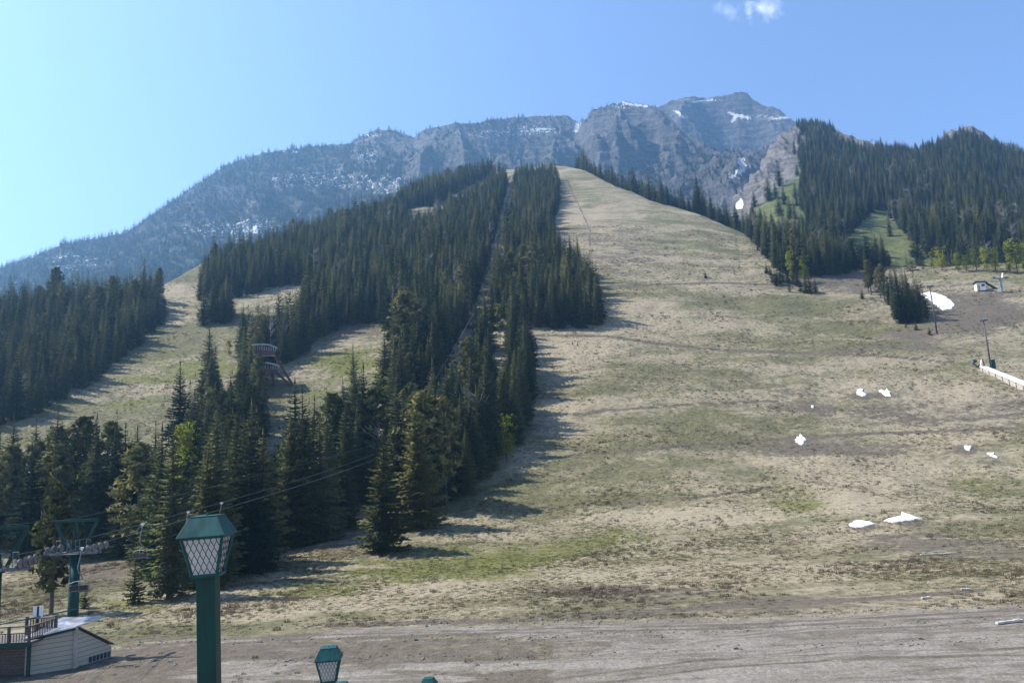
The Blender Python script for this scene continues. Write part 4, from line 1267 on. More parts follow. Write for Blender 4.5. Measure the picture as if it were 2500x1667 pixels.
LIFT = [P(-12, 1392, 50), P(184, 1350, 64), P(975, 1098, 170), P(1166, 770, hit(1162, 822)[1]), P(1203, 641, hit(1203, 668)[1]), P(1222, 564, hit(1222, 590)[1]), P(1244, 462, hit(1244, 478)[1])]
LIFT[2][2] = max(LIFT[2][2], 14)
for i, tp in enumerate(LIFT):
    a, b = LIFT[max(i - 1, 0)], LIFT[min(i + 1, len(LIFT) - 1)]
    d = np.array(b[:2]) - np.array(a[:2]); d /= np.linalg.norm(d)
    lift_tower(tp, d, ['green lift tower half cut off beside the timber deck', 'tall green lift tower behind the cream boarded hut', 'lift tower hidden among the pines below the lane',
                       'lift tower at the foot of the steep forest lane', 'lift tower midway up the forest lane', 'lift tower high up the forest lane', 'topmost lift tower in the lane under the summit cliffs'][i], 1.0, None, i < 2)
ROPES = {}
for nm, off, lab, zo in (('left', -1.65, 'haul rope on the uphill side of the chairlift', .62), ('right', 1.65, 'haul rope running beside it on the return side of the chairlift', .62), ('comm', 0, 'thin signal cable over the tops of the lift towers', 2.75)):
    pts = []
    d0 = np.array(LIFT[1][:2]) - np.array(LIFT[0][:2]); d0 /= np.linalg.norm(d0)
    first = np.array(LIFT[0]) - np.array([d0[0] * 22, d0[1] * 22, 1.5])
    chain = [first] + [np.array(q) for q in LIFT] + [np.array(P(1258, 408, 752))]
    for i, q in enumerate(chain):
        a, b = chain[max(i - 1, 0)], chain[min(i + 1, len(chain) - 1)]
        d = (b - a)[:2]; d /= np.linalg.norm(d)
        q2 = q + np.array([d[1] * off, -d[0] * off, zo])
        if i:
            p_ = pts[-1]
            span = np.linalg.norm(q2 - p_)
            for t_ in (.125, .25, .375, .5, .625, .75, .875):
                m_ = p_ + (q2 - p_) * t_; m_ = m_ - np.array([0, 0, 4 * t_ * (1 - t_) * span * (.007 if nm != 'comm' else .004)])
                pts.append(m_)
        pts.append(q2)
    ROPES[nm] = pts
    mb = MB()
    rr = [(.008 + .00013 * p_[1]) * (0.6 if nm == 'comm' else 1) for p_ in pts]
    mb.tube([tuple(p_) for p_ in pts], rr, 6)
    tag(mb.build('signal_cable' if nm == 'comm' else 'haul_rope', M['rope'], None, True), lab, 'cable')


def rope_at(nm, px):
    pts = ROPES[nm]
    A_ = np.array(pts)
    x, _, _ = project(A_[:, 0], A_[:, 1], A_[:, 2])
    for i in range(len(pts) - 1):
        if (x[i] - px) * (x[i + 1] - px) <= 0 and A_[i, 1] > 40:
            t_ = (px - x[i]) / (x[i + 1] - x[i] + 1e-9)
            return A_[i] + (A_[i + 1] - A_[i]) * t_, A_[i + 1] - A_[i]
    return A_[20], A_[21] - A_[20]


def lift_chair(nm, px, label, face=1):
    p_, d = rope_at(nm, px)
    o = empty('lift_chair', p_, math.atan2(d[1], d[0]) - math.pi / 2 + (0 if face > 0 else math.pi), label, 'chairlift chair', 'chairs hanging on the chairlift')
    MB().box((0, 0, -.02), (.14, .5, .12)).box((0, 0, -.12), (.1, .22, .14)).build('grip', M['white'], o)
    MB().tube([(.0, 0, -.1), (-.03, -.02, -.4), (-.14, -.06, -1.0), (-.22, -.1, -1.5), (-.16, -.1, -1.75), (.03, -.08, -1.95), (.12, -.05, -2.2), (.1, -.02, -2.42)], .045, 8).build('hanger', M['steel'], o, True)
    fr = MB()
    fr.tube([(-.68, .28, -3.22), (-.68, -.3, -3.18), (-.68, -.36, -2.55), (-.3, -.36, -2.42), (.1, -.1, -2.42), (.3, -.36, -2.42), (.68, -.36, -2.55), (.68, -.3, -3.18), (.68, .28, -3.22)], .032, 7)
    fr.tube([(0, -.36, -2.42), (0, -.34, -3.2), (0, .25, -3.24)], .028, 6)
    fr.tube([(-.68, -.34, -2.75), (-.72, .2, -2.75)], .024, 6).tube([(.68, -.34, -2.75), (.72, .2, -2.75)], .024, 6)
    fr.build('frame', M['steel'], o, True)
    MB().box((0, 0, -3.16), (1.3, .5, .07)).build('seat', M['black'], o, bevel=.02)
    for sx in (-.33, .33):
        MB().box((sx, -.34, -2.9), (.58, .06, .4)).build('backrest', M['black'], o, bevel=.015)
    return o


lift_chair('right', 200, 'empty chair hanging lowest, close beside the green tower column')
lift_chair('left', 345, 'empty chair hanging in the gap above the young spruce')
lift_chair('left', 453, 'empty chair whose hanger shows beside the near lantern roof')
lift_chair('left', 539, 'empty chair farthest along, only its grip above the lantern cap')


def top_station():
    b = hit(1272, 424, y1=800)
    px2m = b[1] / F
    o = empty('lift_station', b, R(8), 'small blue grey lift station at the top of the run', 'lift station')
    MB().box((0, 0, 5.6), (12, 6, .5)).build('roof', M['blue'], o)
    for sx in (-5, 0, 5):
        MB().box((sx, 0, 2.6), (.5, .5, 5.5)).build('post', M['blue'], o)
    MB().box((3, 1, 1.6), (4, 3, 3.2)).build('cabin', M['steel'], o)


top_station()


# ------------------------------------------------------------------ hut and deck at the lower left
def q3(px, py, Y):
    return Vector(P(px, py, Y))


def slab(corners, th):
    c = [Vector(v) for v in corners]
    n = (c[1] - c[0]).cross(c[2] - c[0]).normalized() * th
    k = len(c)
    return MB().add(c + [v + n for v in c], [tuple(range(k))[::-1], tuple(range(k, 2 * k))] + [(i, (i + 1) % k, (i + 1) % k + k, i + k) for i in range(k)])


def boarded(a, b, at, bt, th, n, lap=.02):
    """wall of lapped horizontal boards between base line a-b and top line at-bt"""
    m = MB()
    a, b, at, bt = Vector(a), Vector(b), Vector(at), Vector(bt)
    out = Vector(((b - a).y, -(b - a).x, 0)).normalized()
    if out.y > 0: out = -out
    for i in range(n):
        l0, r0_ = a.lerp(at, i / n), b.lerp(bt, i / n)
        l1, r1 = a.lerp(at, (i + 1) / n), b.lerp(bt, (i + 1) / n)
        m.add([l0 + out * lap, r0_ + out * lap, r1, l1, l0 - out * th, r0_ - out * th, r1 - out * th, l1 - out * th],
              [(0, 1, 2, 3), (5, 4, 7, 6), (4, 0, 3, 7), (1, 5, 6, 2), (3, 2, 6, 7), (4, 5, 1, 0)])
    return m


def hut():
    A_ = Vector(Pz(183, 1630, -.05)); B_ = Vector(Pz(60, 1652, -.05)); C_ = Vector(Pz(271, 1603, -.05))
    At, Bt, Ct = q3(183, 1532, A_.y), q3(74, 1562, B_.y), q3(269, 1576, C_.y)
    Bt = Vector((B_.x, B_.y, Bt.z))
    At = Vector((A_.x, A_.y, At.z)); Ct = Vector((C_.x, C_.y, Ct.z))
    o = empty('hut', A_, 0, 'low cream boarded lift hut with tin roof at the bottom of the slope', 'hut')
    L_ = lambda v: Vector(v) - A_
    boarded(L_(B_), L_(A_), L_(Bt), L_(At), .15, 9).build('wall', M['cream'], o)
    Cm, Am = C_ + Vector((0, 0, .42)), A_ + Vector((0, 0, .42))
    a1 = A_.lerp(C_, .04)
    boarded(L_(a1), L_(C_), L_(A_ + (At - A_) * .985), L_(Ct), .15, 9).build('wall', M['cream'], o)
    side = (C_ - A_).normalized()
    out = Vector((side.y, -side.x, 0)).normalized()
    # row of dark vents along the foot of the side wall
    for i in range(6):
        s0, s1 = .36 + i * .105, .36 + i * .105 + .082
        p0, p1 = A_.lerp(C_, s0), A_.lerp(C_, s1)
        h0 = .10 + .02 * i
        v = MB().add([L_(p0 + out * .035 + Vector((0, 0, .08))), L_(p1 + out * .035 + Vector((0, 0, .08))), L_(p1 + out * .035 + Vector((0, 0, .5))), L_(p0 + out * .035 + Vector((0, 0, .5)))], [(0, 1, 2, 3)])
        v.build('vent', M['glass'], o)
    MB().bar(L_(A_ + Vector((.02, -.08, 0))), L_(At + Vector((.02, -.08, .05))), .22, .2).build('corner_post', M['trim'], o)
    D_ = q3(90, 1529, A_.y + 6.0)
    back = Vector((D_.x - At.x, D_.y - At.y, D_.z - At.z))
    rf = slab([L_(Bt + Vector((-.1, -.25, .06))), L_(At + Vector((.1, -.25, .06))), L_(At + Vector((.35, 3.4, .12))), L_(Bt + Vector((-.1, 4.6, .70)))], .07)
    e = Vector((At.x + .1, At.y - .25, At.z + .06))
    for i in range(26):
        t_ = (i + .5) / 26
        p0 = (Bt + Vector((-.1, -.25, .14))).lerp(At + Vector((.1, -.25, .14)), t_); p1 = (Bt + Vector((-.1, 4.6, .78))).lerp(At + Vector((.35, 3.4, .20)), t_)
        rf.bar(L_(p0), L_(p1), .05, .05)
    rf.build('roof', M['tin'], o)
    slab([L_(At + out * .18 + Vector((0, 0, .07))), L_(Ct + out * .18 + side * .15 + Vector((0, 0, .07))), L_(Ct - out * 4 + side * .15 + Vector((0, 0, .07))), L_(At - out * 4 + Vector((0, 0, .07)))], .06).build('lean_to_roof', M['timber'], o)
    MB().bar(L_(Bt + Vector((0, -.2, -.02))), L_(At + Vector((0, -.2, -.02))), .14, .18).build('fascia', M['green_dark'], o)
    # door under the deck
    E_, G_ = B_ + Vector((-2.4, .35, 0)), B_ + Vector((-.1, .35, 0))
    d = MB()
    for i in range(12):
        zz = i * .2
        d.box(L_((E_ + G_) / 2 + Vector((0, 0, zz + .1))), ((G_ - E_).length, .06, .185))
    d.build('roller_door', M['timber'], o)
    MB().bar(L_(E_ + Vector((-.12, -.25, 0))), L_(E_ + Vector((-.12, -.25, 2.5))), .16).build('door_post', M['green_dark'], o)
    MB().bar(L_(G_ + Vector((.02, -.1, 0))), L_(G_ + Vector((.02, -.1, 2.5))), .14).build('door_post', M['blue'], o)
    st = MB()
    for i in range(9):
        st.box(L_(E_ + Vector((-.75 + .05 * (i % 2), -.3, .14 + .28 * i))), (.9, .6, .27), M=Matrix.Rotation(R(3 * (i % 3 - 1)), 3, 'Z'))
    st.build('stone_pier', M['stone'], o)
    return B_


HB = hut()


def deck():
    y0 = HB.y - .9
    e1 = q3(73, 1567, y0)
    zf = e1.z
    x1 = e1.x
    x0 = x1 - 9
    o = empty('deck', (x1, y0, zf), 0, 'dark timber deck with baluster railing over the hut door', 'deck')
    MB().box((-4.5, 1.6, -.08), (9, 3.2, .16)).build('floor', M['timber'], o)
    MB().box((-4.5, -.06, -.14), (9.05, .1, .34)).build('fascia', M['green_dark'], o)
    for xx in (-.1, -1.55, -4.0, -6.5):
        MB().box((xx, .05, .45), (.15, .15, 1.35)).build('post', M['timber'], o)
    for xx, yy in ((.05, 3.0), (-2.2, 3.1)):
        MB().box((xx, yy, .55), (.16, .16, 1.5)).build('post', M['timber'], o)
    rl = MB().bar((-8.5, .05, 1.08), (-.05, .05, 1.08), .14, .07).bar((-8.5, .05, .62), (-.05, .05, .62), .1, .06)
    rl.bar((.02, .0, 1.08), (.05, 3.0, 1.12), .12, .07).bar((.02, 0, .2), (.05, 3.0, .2), .08, .05).bar((-2.2, 3.1, 1.15), (.05, 3.05, 1.15), .12, .07).bar((-2.2, 3.1, .2), (.05, 3.05, .2), .08, .05)
    rl.build('rail', M['timber'], o)
    bl = MB()
    for i in range(40): bl.box((-8.2 + i * .2, .05, .34), (.04, .04, .58))
    for i in range(14): bl.box((.03, .2 + i * .2, .6), (.05, .05, .9))
    for i in range(11): bl.box((-2.1 + i * .2, 3.08, .62), (.06, .05, .95))
    bl.build('balusters', M['timber'], o)
    for xx in (-7.5, -3.9, -.4):
        MB().box((xx, .6, -zf / 2 - .1), (.2, .2, zf - .1)).build('deck_post', M['green_dark'], o)
    # pair of white boards on a post
    b = empty('sign_board', (x1 - 1.62, y0 + 3.5, zf), 0, 'pair of blank white boards on a dark post above the deck', 'sign')
    MB().box((0, 0, .9), (.14, .14, 2.1)).build('post', M['black'], b)
    for sx in (-.22, .24): MB().box((sx, -.04, 1.55), (.3, .03, .82)).build('panel', M['white'], b)
    # table on the deck
    # green pipe rail from deck to tower
    p0, p1 = Vector((x1 - 3.2, y0 + .3, 0)), q3(186, 1486, 63.4)
    p0 = q3(-20, 1527, y0 + .2)
    tag(MB().tube([p0, p0.lerp(p1, .5) - Vector((0, 0, .03)), p1], .05, 8).build('pipe_rail', M['green'], None, True), 'slim green pipe rail rising from the deck to the tower', 'handrail')


deck()


# ------------------------------------------------------------------ judges tower of the old ski jump
def judges_tower():
    g = hit(712, 942)
    Y = g[1]
    o = empty('judges_tower', g, 0, 'old ski jump judges tower with two maroon cabins on slanting legs', 'tower')
    L_ = lambda px, py, dy=0.0: Vector(P(px, py, Y + dy)) - Vector(g)
    for (cx, ry, xl, xr) in ((647, 838, 614, 677), (650, 883, 614, 683)):
        n = 10
        roof = MB(); top = []
        dep = (-3.2, 3.2)
        def prof(t_):
            return ry + 1.0 + 9.0 * (t_ - .45) ** 2 * (1.0 if t_ < .45 else 3.4)
        for i in range(n + 1):
            t_ = i / n
            px = xl + (xr - xl) * t_
            for dy in dep:
                top.append(L_(px, prof(t_), dy))
        lower = [v - Vector((0, 0, .32)) for v in top]
        vs = top + lower; N_ = len(top)
        fs = []
        for i in range(n):
            a, b, c, d = 2 * i, 2 * i + 1, 2 * i + 3, 2 * i + 2
            fs += [(a, b, c, d), (a + N_, d + N_, c + N_, b + N_), (a, d, d + N_, a + N_), (b, b + N_, c + N_, c)]
        fs += [(0, N_, N_ + 1, 1), (2 * n, 2 * n + 1, 2 * n + 1 + N_, 2 * n + N_)]
        roof.add(vs, fs)
        # eave board facing the slope
        for i in range(n):
            roof.bar(top[2 * i] - Vector((0, .05, .18)), top[2 * i + 2] - Vector((0, .05, .18)), .12, .5)
        roof.build('roof', M['pale_roof'], o)
        bx0, bx1 = xl + 9, xr - 4
        body = MB()
        prof2 = [(bx0, ry + 14), (bx1, ry + 19), (bx1 - 1, ry + 29), (bx0 + 24, ry + 30), (bx0 + 4, ry + 25)]
        a = [L_(x, y, -2.2) for x, y in prof2]; b = [L_(x, y, 2.4) for x, y in prof2]
        k = len(a)
        body.add(a + b, [tuple(range(k)), tuple(range(k, 2 * k))[::-1]] + [(i, i + k, (i + 1) % k + k, (i + 1) % k) for i in range(k)])
        co = body.build('cabin', M['maroon'], o)
        wn = MB(); w2 = [(bx0, ry + 5), (bx1, ry + 11), (bx1, ry + 19.5), (bx0, ry + 14.5)]
        a = [L_(x, y, -1.95) for x, y in w2]; b = [L_(x, y, 2.2) for x, y in w2]
        wn.add(a + b, [(0, 1, 2, 3), (7, 6, 5, 4), (0, 4, 5, 1), (1, 5, 6, 2), (2, 6, 7, 3), (3, 7, 4, 0)])
        wo = wn.build('windows', M['glass'], o)
        mu = MB()
        for i in range(10):
            t_ = i / 9
            x = bx0 + (bx1 - bx0) * t_
            mu.bar(L_(x, ry + 4 + 6 * t_, -2.05), L_(x, ry + 15 + 5 * t_, -2.05), .2, .12)
        mu.bar(L_(bx0, ry + 14.6, -2.08), L_(bx1, ry + 19.4, -2.08), .16, .12)
        mu.build('window_frame', M['pale_roof'], wo)
    lg = MB()
    lg.bar(L_(668, 866), L_(714, 938), .7, .7).build('leg', M['maroon'], o)
    MB().bar(L_(672, 906), L_(708, 940), .7, .7).build('leg', M['maroon'], o)
    MB().bar(L_(664, 908, .5), L_(672, 966, .5), .7, .7).build('leg', M['maroon'], o)
    MB().bar(L_(640, 866, .5), L_(642, 890, .5), .4, .4).build('strut', M['timber'], o)
    MB().bar(L_(620, 866, -1), L_(652, 860, -1), .2, .2).bar(L_(640, 868, -2), L_(672, 868, -2), .25, .2).build('brace', M['weathered'], o)


judges_tower()


# ------------------------------------------------------------------ right-hand side: floodlights, wall, hut
def floodlight(bx, by, tx, ty, label, box=False):
    g = hit(bx, by)
    t_ = P(tx, ty, g[1])
    H = t_[2] - g[2]
    o = empty('floodlight_pole', g, 0, label, 'floodlight pole', 'floodlight poles')
    o.rotation_euler = (0, math.atan2(t_[0] - g[0], H), 0)
    MB().tube([(0, 0, -.3), (0, 0, H)], [.26, .17], 10).build('pole', M['timber'], o, True)
    hd = MB().box((0, 0, H + .1), (2.2, .14, .14))
    hd.build('cross_bar', M['timber'], o)
    for sx in (-.8, .1, .8):
        MB().box((sx, -.25, H + .35), (.6, .45, .5), M=Matrix.Rotation(R(25), 3, 'X')).build('floodlight', M['steel'], o, bevel=.04)
    if box:
        MB().box((.5, -.3, 2.0), (1.1, .7, 2.6)).build('switch_box', M['green_dark'], o, bevel=.03)
        MB().tube([(.1, 0, 0), (.1, -.1, H * .5)], .09, 6).build('conduit', M['timber'], o)
    return o


floodlight(2288, 815, 2270, 701, 'thin dark floodlight pole by the big snow patch')
floodlight(2421, 906, 2401, 784, 'dark floodlight pole with a green box at its foot', True)


def wall_and_sign():
    a, b = hit(2394, 906), hit(2640, 1015)
    a, b = Vector(a), Vector(b)
    d = (b - a); L = d.length; d.normalize()
    o = empty('snow_wall', a, 0, 'long low cream timber wall with a flat white top', 'wall')
    n = Vector((-d.y, d.x, 0)).normalized()
    if n.y < 0: n = -n
    z0 = Vector((0, 0, 1.7))
    def run(s, h, k): return d * s + Vector((0, 0, h)) + n * k
    face = MB().add([run(0, -.6, 0), run(L, -.6, 0), run(L, 1.55, 0), run(0, 1.2, 0), run(0, -.6, .3), run(L, -.6, .3), run(L, 1.55, .3), run(0, 1.2, .3)],
                    [(0, 1, 2, 3), (5, 4, 7, 6), (3, 2, 6, 7), (4, 0, 3, 7), (1, 5, 6, 2)])
    face.build('face', M['trim'], o)
    top = MB().add([run(0, 1.22, -.15), run(L, 1.57, -.15), run(L, 1.75, 3.0), run(0, 1.35, 1.6), run(0, 1.45, -.15), run(L, 1.85, -.15), run(L, 2.0, 3.0), run(0, 1.55, 1.6)],
                   [(3, 2, 1, 0), (4, 5, 6, 7), (0, 1, 5, 4), (1, 2, 6, 5), (2, 3, 7, 6), (3, 0, 4, 7)])
    top.build('top', M['white'], o)
    k = int(L / 2.6)
    for i in range(k):
        MB().bar(run(1 + i * 2.6, -.5, -.1), run(1 + i * 2.6, 1.25, -.1), .26, .2).build('stake', M['weathered'], o)
    # red and white curved board standing at its end
    g = Vector(hit(2401, 905))
    s_ = empty('curved_board', g, R(20), 'curved white board with a red edge at the end of the wall', 'board')
    pts = [(-.55, 0), (-.6, 1.2), (-.5, 2.2), (-.2, 3.0), (.05, 3.2)]
    w_ = MB()
    v = [Vector((x, 0, z)) for x, z in pts] + [Vector((.15, 0, 3.1)), Vector((.3, 0, 2.2)), Vector((.35, 0, 1.2)), Vector((.35, 0, 0))]
    kk = len(v)
    w_.add(v + [q + Vector((0, .25, 0)) for q in v], [tuple(range(kk)), tuple(range(kk, 2 * kk))[::-1]] + [(i, i + kk, (i + 1) % kk + kk, (i + 1) % kk) for i in range(kk)])
    w_.build('panel', M['white'], s_)
    MB().tube([(.1, .1, 3.25), (.42, .1, 2.9), (.62, .1, 2.2), (.72, .1, 1.2), (.7, .1, .2)], .24, 8).build('red_edge', M['red'], s_, True)
    for zz in (.9, 1.6): MB().bar((.8, 1, zz), (2.3, .6, zz - .2), .14, .14).build('rail', M['white'], s_)
    # snow gun
    g = Vector(hit(2379, 896))
    sg = empty('snow_gun', g, R(30), 'small dark snow gun on a stand left of the wall end', 'snow gun')
    MB().tube([(-.9, 0, 1.6), (-.7, 0, 1.65), (.7, 0, 1.75), (.9, 0, 1.75)], [.45, .55, .5, .4], 12).build('barrel', M['black'], sg, True)
    MB().tube([(.88, 0, 1.75), (.98, 0, 1.75)], .5, 12).tube([(-.98, 0, 1.6), (-.88, 0, 1.6)], .55, 12).build('nozzle_ring', M['steel'], sg)
    MB().bar((-.5, -.5, 0), (0, 0, 1.3), .12).bar((.5, -.5, 0), (0, 0, 1.3), .12).bar((0, .6, 0), (0, 0, 1.3), .12).build('stand', M['black'], sg)


wall_and_sign()


def upper_bench():
    g = Vector(hit(2394, 710))
    o = empty('ticket_hut', g, R(-14), 'tiny white hut with ochre door and green roof on the bench', 'hut')
    MB().box((0, 0, 1.5), (3.2, 3, 3.2)).build('wall', M['white'], o)
    MB().box((-.95, -1.53, 1.1), (.9, .08, 2.2)).build('door', M['yellow'], o)
    MB().box((.7, -1.53, 1.9), (1.1, .06, .9)).build('window', M['glass'], o)
    MB().box((0, 0, 3.3), (4.2, 3.9, .35), M=Matrix.Rotation(R(5), 3, 'Y')).build('roof', M['green'], o)
    g2 = Vector(hit(2418, 706))
    o2 = empty('drive_frame', g2, R(-10), 'slanting green steel frame leaning beside the tiny white hut', 'lift frame')
    for dy in (-.6, .6): MB().bar((2.2, dy, -.2), (-2.2, dy, 3.4), .55, .35).build('beam', M['green'], o2)
    MB().bar((-2.2, -.8, 3.2), (-2.2, .8, 3.2), .4, .3).bar((0, -.8, 1.5), (0, .8, 1.5), .3).build('cross_beam', M['green'], o2)
    g3 = Vector(hit(2446, 713))
    t_ = P(2443, 680, g3[1])
    H = t_[2] - g3.z
    o3 = empty('surface_lift_tower', g3, R(10), 'blue grey lift tower with a T shaped head on the bench', 'lift tower')
    MB().tube([(0, 0, -.2), (0, 0, H)], [.5, .42], 10).build('column', M['blue'], o3)
    MB().box((-.3, 0, H + .1), (6.5, .5, .4)).build('cross_arm', M['blue'], o3)
    for sx in (-3.1, 2.6): MB().box((sx, 0, H + .35), (1.0, 1.8, .4)).build('sheave_train', M['steel'], o3)
    MB().bar((1.2, 0, H + .2), (1.7, 0, H + 2.2), .5, .3).build('mast', M['white'], o3)
    r1 = Vector(P(2456, 680, g3[1])); r2 = Vector(P(2640, 672, g3[1] - 6))
    tag(MB().tube([r1, r1.lerp(r2, .5) - Vector((0, 0, .4)), r2], .1, 6).build('tow_rope', M['rope'], None, True), 'pale tow rope running level from the blue grey lift tower', 'cable')


upper_bench()


# ------------------------------------------------------------------ old snow, planks
def all_ground(x, y):
    return np.maximum(np.maximum(h1(x, y), h2(x, y)), np.where(np.asarray(y) > 800, h3(x, y), -99))


def snow_patch(poly, label, hf=h1, y1=900, thick=.3):
    c0 = hit(float(np.mean([q[0] for q in poly])), float(np.mean([q[1] for q in poly])), hf, 36, y1)
    gx = float(hf(c0[0] + 4, c0[1]) - hf(c0[0] - 4, c0[1])) / 8; gy = float(hf(c0[0], c0[1] + 4) - hf(c0[0], c0[1] - 4)) / 8
    pts = []
    for px, py in poly:
        v = ray(px, py)
        t_ = (c0[2] - CAM[2] - gx * c0[0] - gy * c0[1]) / (v[2] - gx * v[0] - gy * v[1])
        pts.append(CAM + v * t_)
    pts = np.array(pts)
    # refine the outline with small irregularities
    V = []
    n = len(pts)
    for i in range(n):
        a, b = pts[i], pts[(i + 1) % n]
        for t_ in (0, .25, .5, .75):
            q = a + (b - a) * t_
            s_ = np.linalg.norm((b - a)[:2]) * .055
            V.append((q[0] + random.gauss(0, s_), q[1] + random.gauss(0, s_)))
    V = np.array(V); c = V.mean(0); m = len(V)
    rings = [1.03, 1.0, .8, .55, .3]
    allv = []
    for k, rr in enumerate(rings):
        q = c + (V - c) * rr
        zz = hf(q[:, 0], q[:, 1]) + (-.08 if k == 0 else thick * (.5 if k == 1 else 1.0) + .05 * fbm(q[:, 0] * 1.5, q[:, 1] * 1.5, 2, 8))
        allv.append(np.column_stack([q, zz]))
    cz = float(hf(c[0], c[1])) + thick
    vs = np.concatenate(allv + [np.array([[c[0], c[1], cz]])])
    org = np.array([c[0], c[1], cz])
    fs = []
    for k in range(len(rings) - 1):
        for i in range(m):
            j = (i + 1) % m
            fs.append((k * m + i, k * m + j, (k + 1) * m + j, (k + 1) * m + i))
    for i in range(m): fs.append(((len(rings) - 1) * m + i, (len(rings) - 1) * m + (i + 1) % m, len(vs) - 1))
    me = bpy.data.meshes.new('snow_patch'); me.from_pydata([tuple(v) for v in vs - org], [], fs); me.materials.append(M['snow'])
    o = link('snow_patch', me); o.location = org
    tag(o, label, 'snow patch', 'patches of old snow')


snow_patch([(2248, 721), (2268, 719), (2290, 721), (2312, 729), (2330, 744), (2326, 753), (2302, 757), (2284, 748)], 'large bright snow patch beside the floodlight pole', thick=.4)
snow_patch([(2093, 953), (2108, 950), (2104, 958), (2115, 962), (2108, 968), (2092, 964)], 'ragged snow patch shaped like a letter C on the slope')
snow_patch([(2146, 954), (2152, 952), (2156, 960), (2166, 946), (2172, 958), (2174, 966), (2160, 965)], 'crooked hook shaped snow patch on the slope')
snow_patch([(1946, 1068), (1954, 1061), (1962, 1070), (1963, 1084), (1956, 1090), (1945, 1080)], 'upright oval snow patch alone in mid slope')
snow_patch([(2072, 1281), (2092, 1270), (2120, 1274), (2136, 1278), (2112, 1286), (2086, 1287)], 'flat snow patch, the left of the two lowest ones')
snow_patch([(2160, 1270), (2180, 1266), (2196, 1266), (2204, 1250), (2222, 1256), (2246, 1266), (2220, 1272), (2180, 1274)], 'longest low snow patch with a peak at its middle')
snow_patch([(2352, 1089), (2364, 1091), (2372, 1090), (2366, 1098), (2358, 1096)], 'small triangular snow patch high in the brown turf')
snow_patch([(2410, 1107), (2428, 1106), (2424, 1112), (2437, 1118), (2420, 1115)], 'thin streaky snow patch farthest down the right edge')
snow_patch([(1981, 991), (1987, 992), (1986, 996), (1981, 995)], 'tiny round snow patch above the oval one')
snow_patch([(1797, 496), (1808, 489), (1815, 494), (1812, 510), (1800, 515), (1796, 506)], 'snow patch in the gully bottom beside the trees', all_ground, 2400, .6)


def plank(px, py, Lm, wd, rz, label, mat='weathered'):
    g = hit(px, py)
    o = MB().box((0, 0, .08), (Lm, wd, .16)).box((Lm * .3, .03, .17), (Lm * .25, wd * .7, .06)).build('plank', M[mat], None, bevel=.02)
    o.location = Vector(g) + Vector((0, 0, .02)); o.rotation_euler = (0, R(1), rz)
    tag(o, label, 'plank')


plank(2465, 1521, 2.4, .22, R(18), 'pale plank lying on the gravel road')
plank(2293, 1354, 4.6, .2, R(2), 'long grey plank lying in brown turf above the road')
plank(2262, 1462, .9, .22, R(10), 'short broken board at the edge of the gravel road')
plank(2357, 1441, .7, .2, R(-8), 'stub of pale board lying in the dry turf')


# ------------------------------------------------------------------ turf, brush and stones (uncountable)
def tuft_mesh(name, seed, n, spread, hgt, wd, mat):
    r = random.Random(seed); V, Fc = [], []
    for _ in range(n):
        a = r.uniform(0, 6.28); q = spread * r.random() ** .6
        b = Vector((q * math.cos(a), q * math.sin(a), -.05))
        t_ = b + Vector((r.gauss(0, .35) * hgt, r.gauss(0, .35) * hgt, hgt * r.uniform(.5, 1.1)))
        s_ = Vector((-math.sin(a * 3 + _), math.cos(a * 3 + _), 0)) * wd * r.uniform(.6, 1.3)
        k = len(V); V += [b - s_, b + s_, t_]; Fc.append((k, k + 1, k + 2))
    return np_mesh(name, np.array([tuple(v) for v in V]), np.array(Fc), (mat,))


M['straw'] = mat_foliage('dry_grass', (0.17, 0.14, 0.085), (0.44, 0.37, 0.25), .3, 0)
M['olive'] = mat_foliage('grey_green_tussock', (0.09, 0.09, 0.045), (0.21, 0.20, 0.105), .4, 0)
M['twig'] = mat_foliage('brown_brush', (0.10, 0.07, 0.053), (0.22, 0.16, 0.12), .3, 0)
M['freshgrass'] = mat_foliage('new_grass', (0.07, 0.09, 0.02), (0.19, 0.2, 0.055), .4, 0)


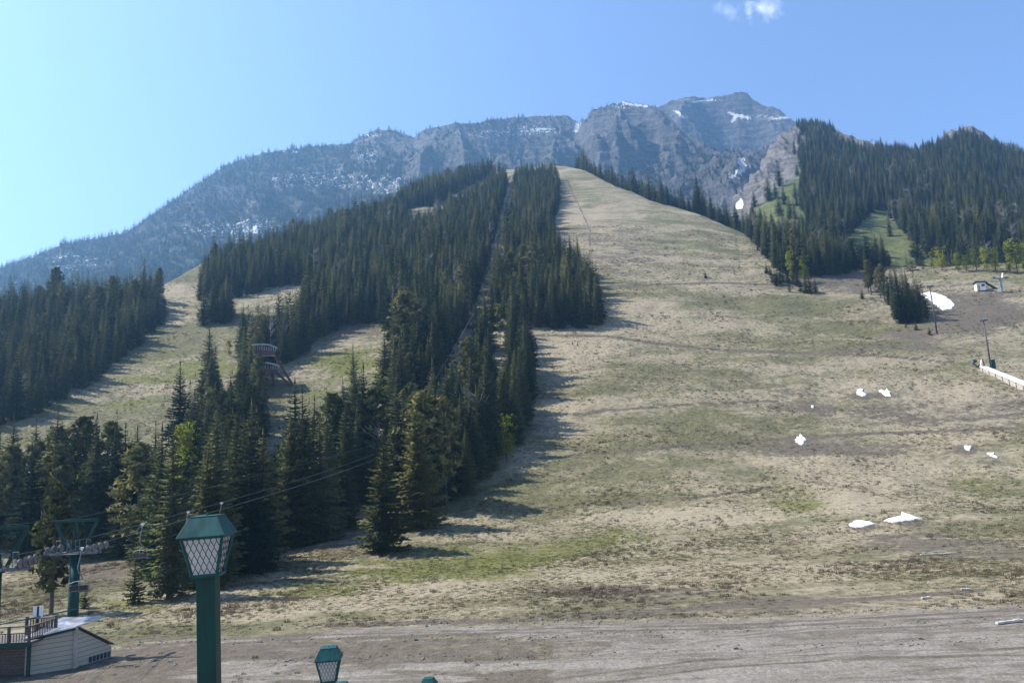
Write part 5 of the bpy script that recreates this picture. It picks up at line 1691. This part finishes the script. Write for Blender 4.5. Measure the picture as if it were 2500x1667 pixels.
def turf():
    n = 330000
    t = rng.uniform(-.68, .70, n); y = 44 * (460 / 44.) ** rng.random(n)
    x = t * y
    z = h1(x, y)
    px, py, c = project(x, y, z)
    yc = np.interp(np.clip(t, T1[0], T1[-1]), T1, Y1)
    road = inside(px, py, ROAD)
    d1 = fbm(x / 18, y / 18, 4, 201); d2 = fbm(x / 5, y / 5, 3, 207)
    green = blobs(px, py, GREEN); pale = blobs(px, py, PALE); dirt_shade = blobs(px, py, DIRT_SHADE)
    wood = np.zeros(n, bool)
    for poly in STANDS.values():
        if poly: wood |= inside(px, py, poly)
    pr = np.clip(.5 + .6 * d1 + .35 * d2 - .35 * dirt_shade, 0.03, 1)
    ok = (y < yc - 1) & ~road & (rng.random(n) < pr) & ((y > 80) | (rng.random(n) < .35)) & (~wood | (rng.random(n) < .5))
    ok &= h1(x, y) > near_bank(x, y) + .05
    ok &= (py < 1535 + (1250 - px) * .03) | (rng.random(n) < .12)
    u = rng.random(n) + .25 * fbm(x / 12, y / 12, 3, 211)
    kind = np.where(u < .55 + .2 * pale, 0, np.where(u < .97, 1, 2))
    kind = np.where(rng.random(n) < green * .9, 3, kind)
    kind = np.where(wood, 2, kind)
    x, y, z, kind, c = x[ok], y[ok], z[ok], kind[ok], c[ok]
    m = len(x)
    pick = kind * 2 + rng.integers(0, 2, m)
    sc = np.array([.75, .8, 1.0, .6])[kind] * rng.uniform(.5, 1.4, m) * np.clip(.7 + c / 260, .75, 2.2)
    protos = []
    for k, mt in enumerate(('straw', 'olive', 'twig', 'freshgrass')):
        for v in range(2):
            protos.append(tuft_mesh(mt + '_tuft', 800 + k * 5 + v, 26, .30, (.16, .2, .3, .2)[k], .035, M[mt]))
    scatter('meadow_turf', np.stack([x, y, z], 1), np.stack([sc, sc, sc * rng.uniform(.6, 1.2, m)], 1), rng.uniform(0, 6.28, m), pick, protos,
            'dry tussocks and low brush covering the ski slope', 'grass')
    # stones along the road
    n = 1500
    px = rng.uniform(150, 2500, n); py = 1522 + rng.normal(0, 5, n) + (px < 900) * (900 - px) * .03 - (px > 1300) * (px - 1300) * .038 + rng.choice([0, 34, 80], n, p=[.5, .3, .2])
    pts = []
    for a, b in zip(px, py):
        if b > 1665: continue
        q = Pz(a, b, 0)
        pts.append((q[0], q[1], float(h1(q[0], q[1])) + .02))
    r = random.Random(4)
    protos = []
    for v in range(3):
        vs = [Vector((r.gauss(0, 1), r.gauss(0, 1), r.gauss(0, 1))).normalized() for _ in range(14)]
        import bmesh
        bm = bmesh.new()
        for q in vs: bm.verts.new((q.x * .5, q.y * .42, q.z * .3))
        bmesh.ops.convex_hull(bm, input=bm.verts)
        me = bpy.data.meshes.new('stone'); bm.to_mesh(me); bm.free(); me.materials.append(M['stone']); protos.append(me)
    m = len(pts)
    sc = np.clip(rng.lognormal(-2.0, .5, m), .05, .5)
    scatter('road_stones', np.array(pts), np.stack([sc, sc, sc], 1), rng.uniform(0, 6.28, m), rng.integers(0, 3, m), protos, 'loose grey stones strewn along the gravel road', 'stones')


turf()

# ------------------------------------------------------------------ air
def build_haze():
    m = MB().box((-100, 1260, 500), (4600, 2900, 1180))
    t = NT('blue_mountain_air')
    v = t.n('VolumePrincipled')
    v.inputs['Color'].default_value = (0.32, 0.63, 1.0, 1)
    v.inputs['Density'].default_value = 1.75e-4
    v.inputs['Anisotropy'].default_value = 0.55
    t.t.links.new(v.outputs[0], t.out.inputs['Volume'])
    o = m.build('haze', t.m)
    tag(o, 'pale blue haze in the air before the far mountain', 'haze', kind='stuff')


build_haze()
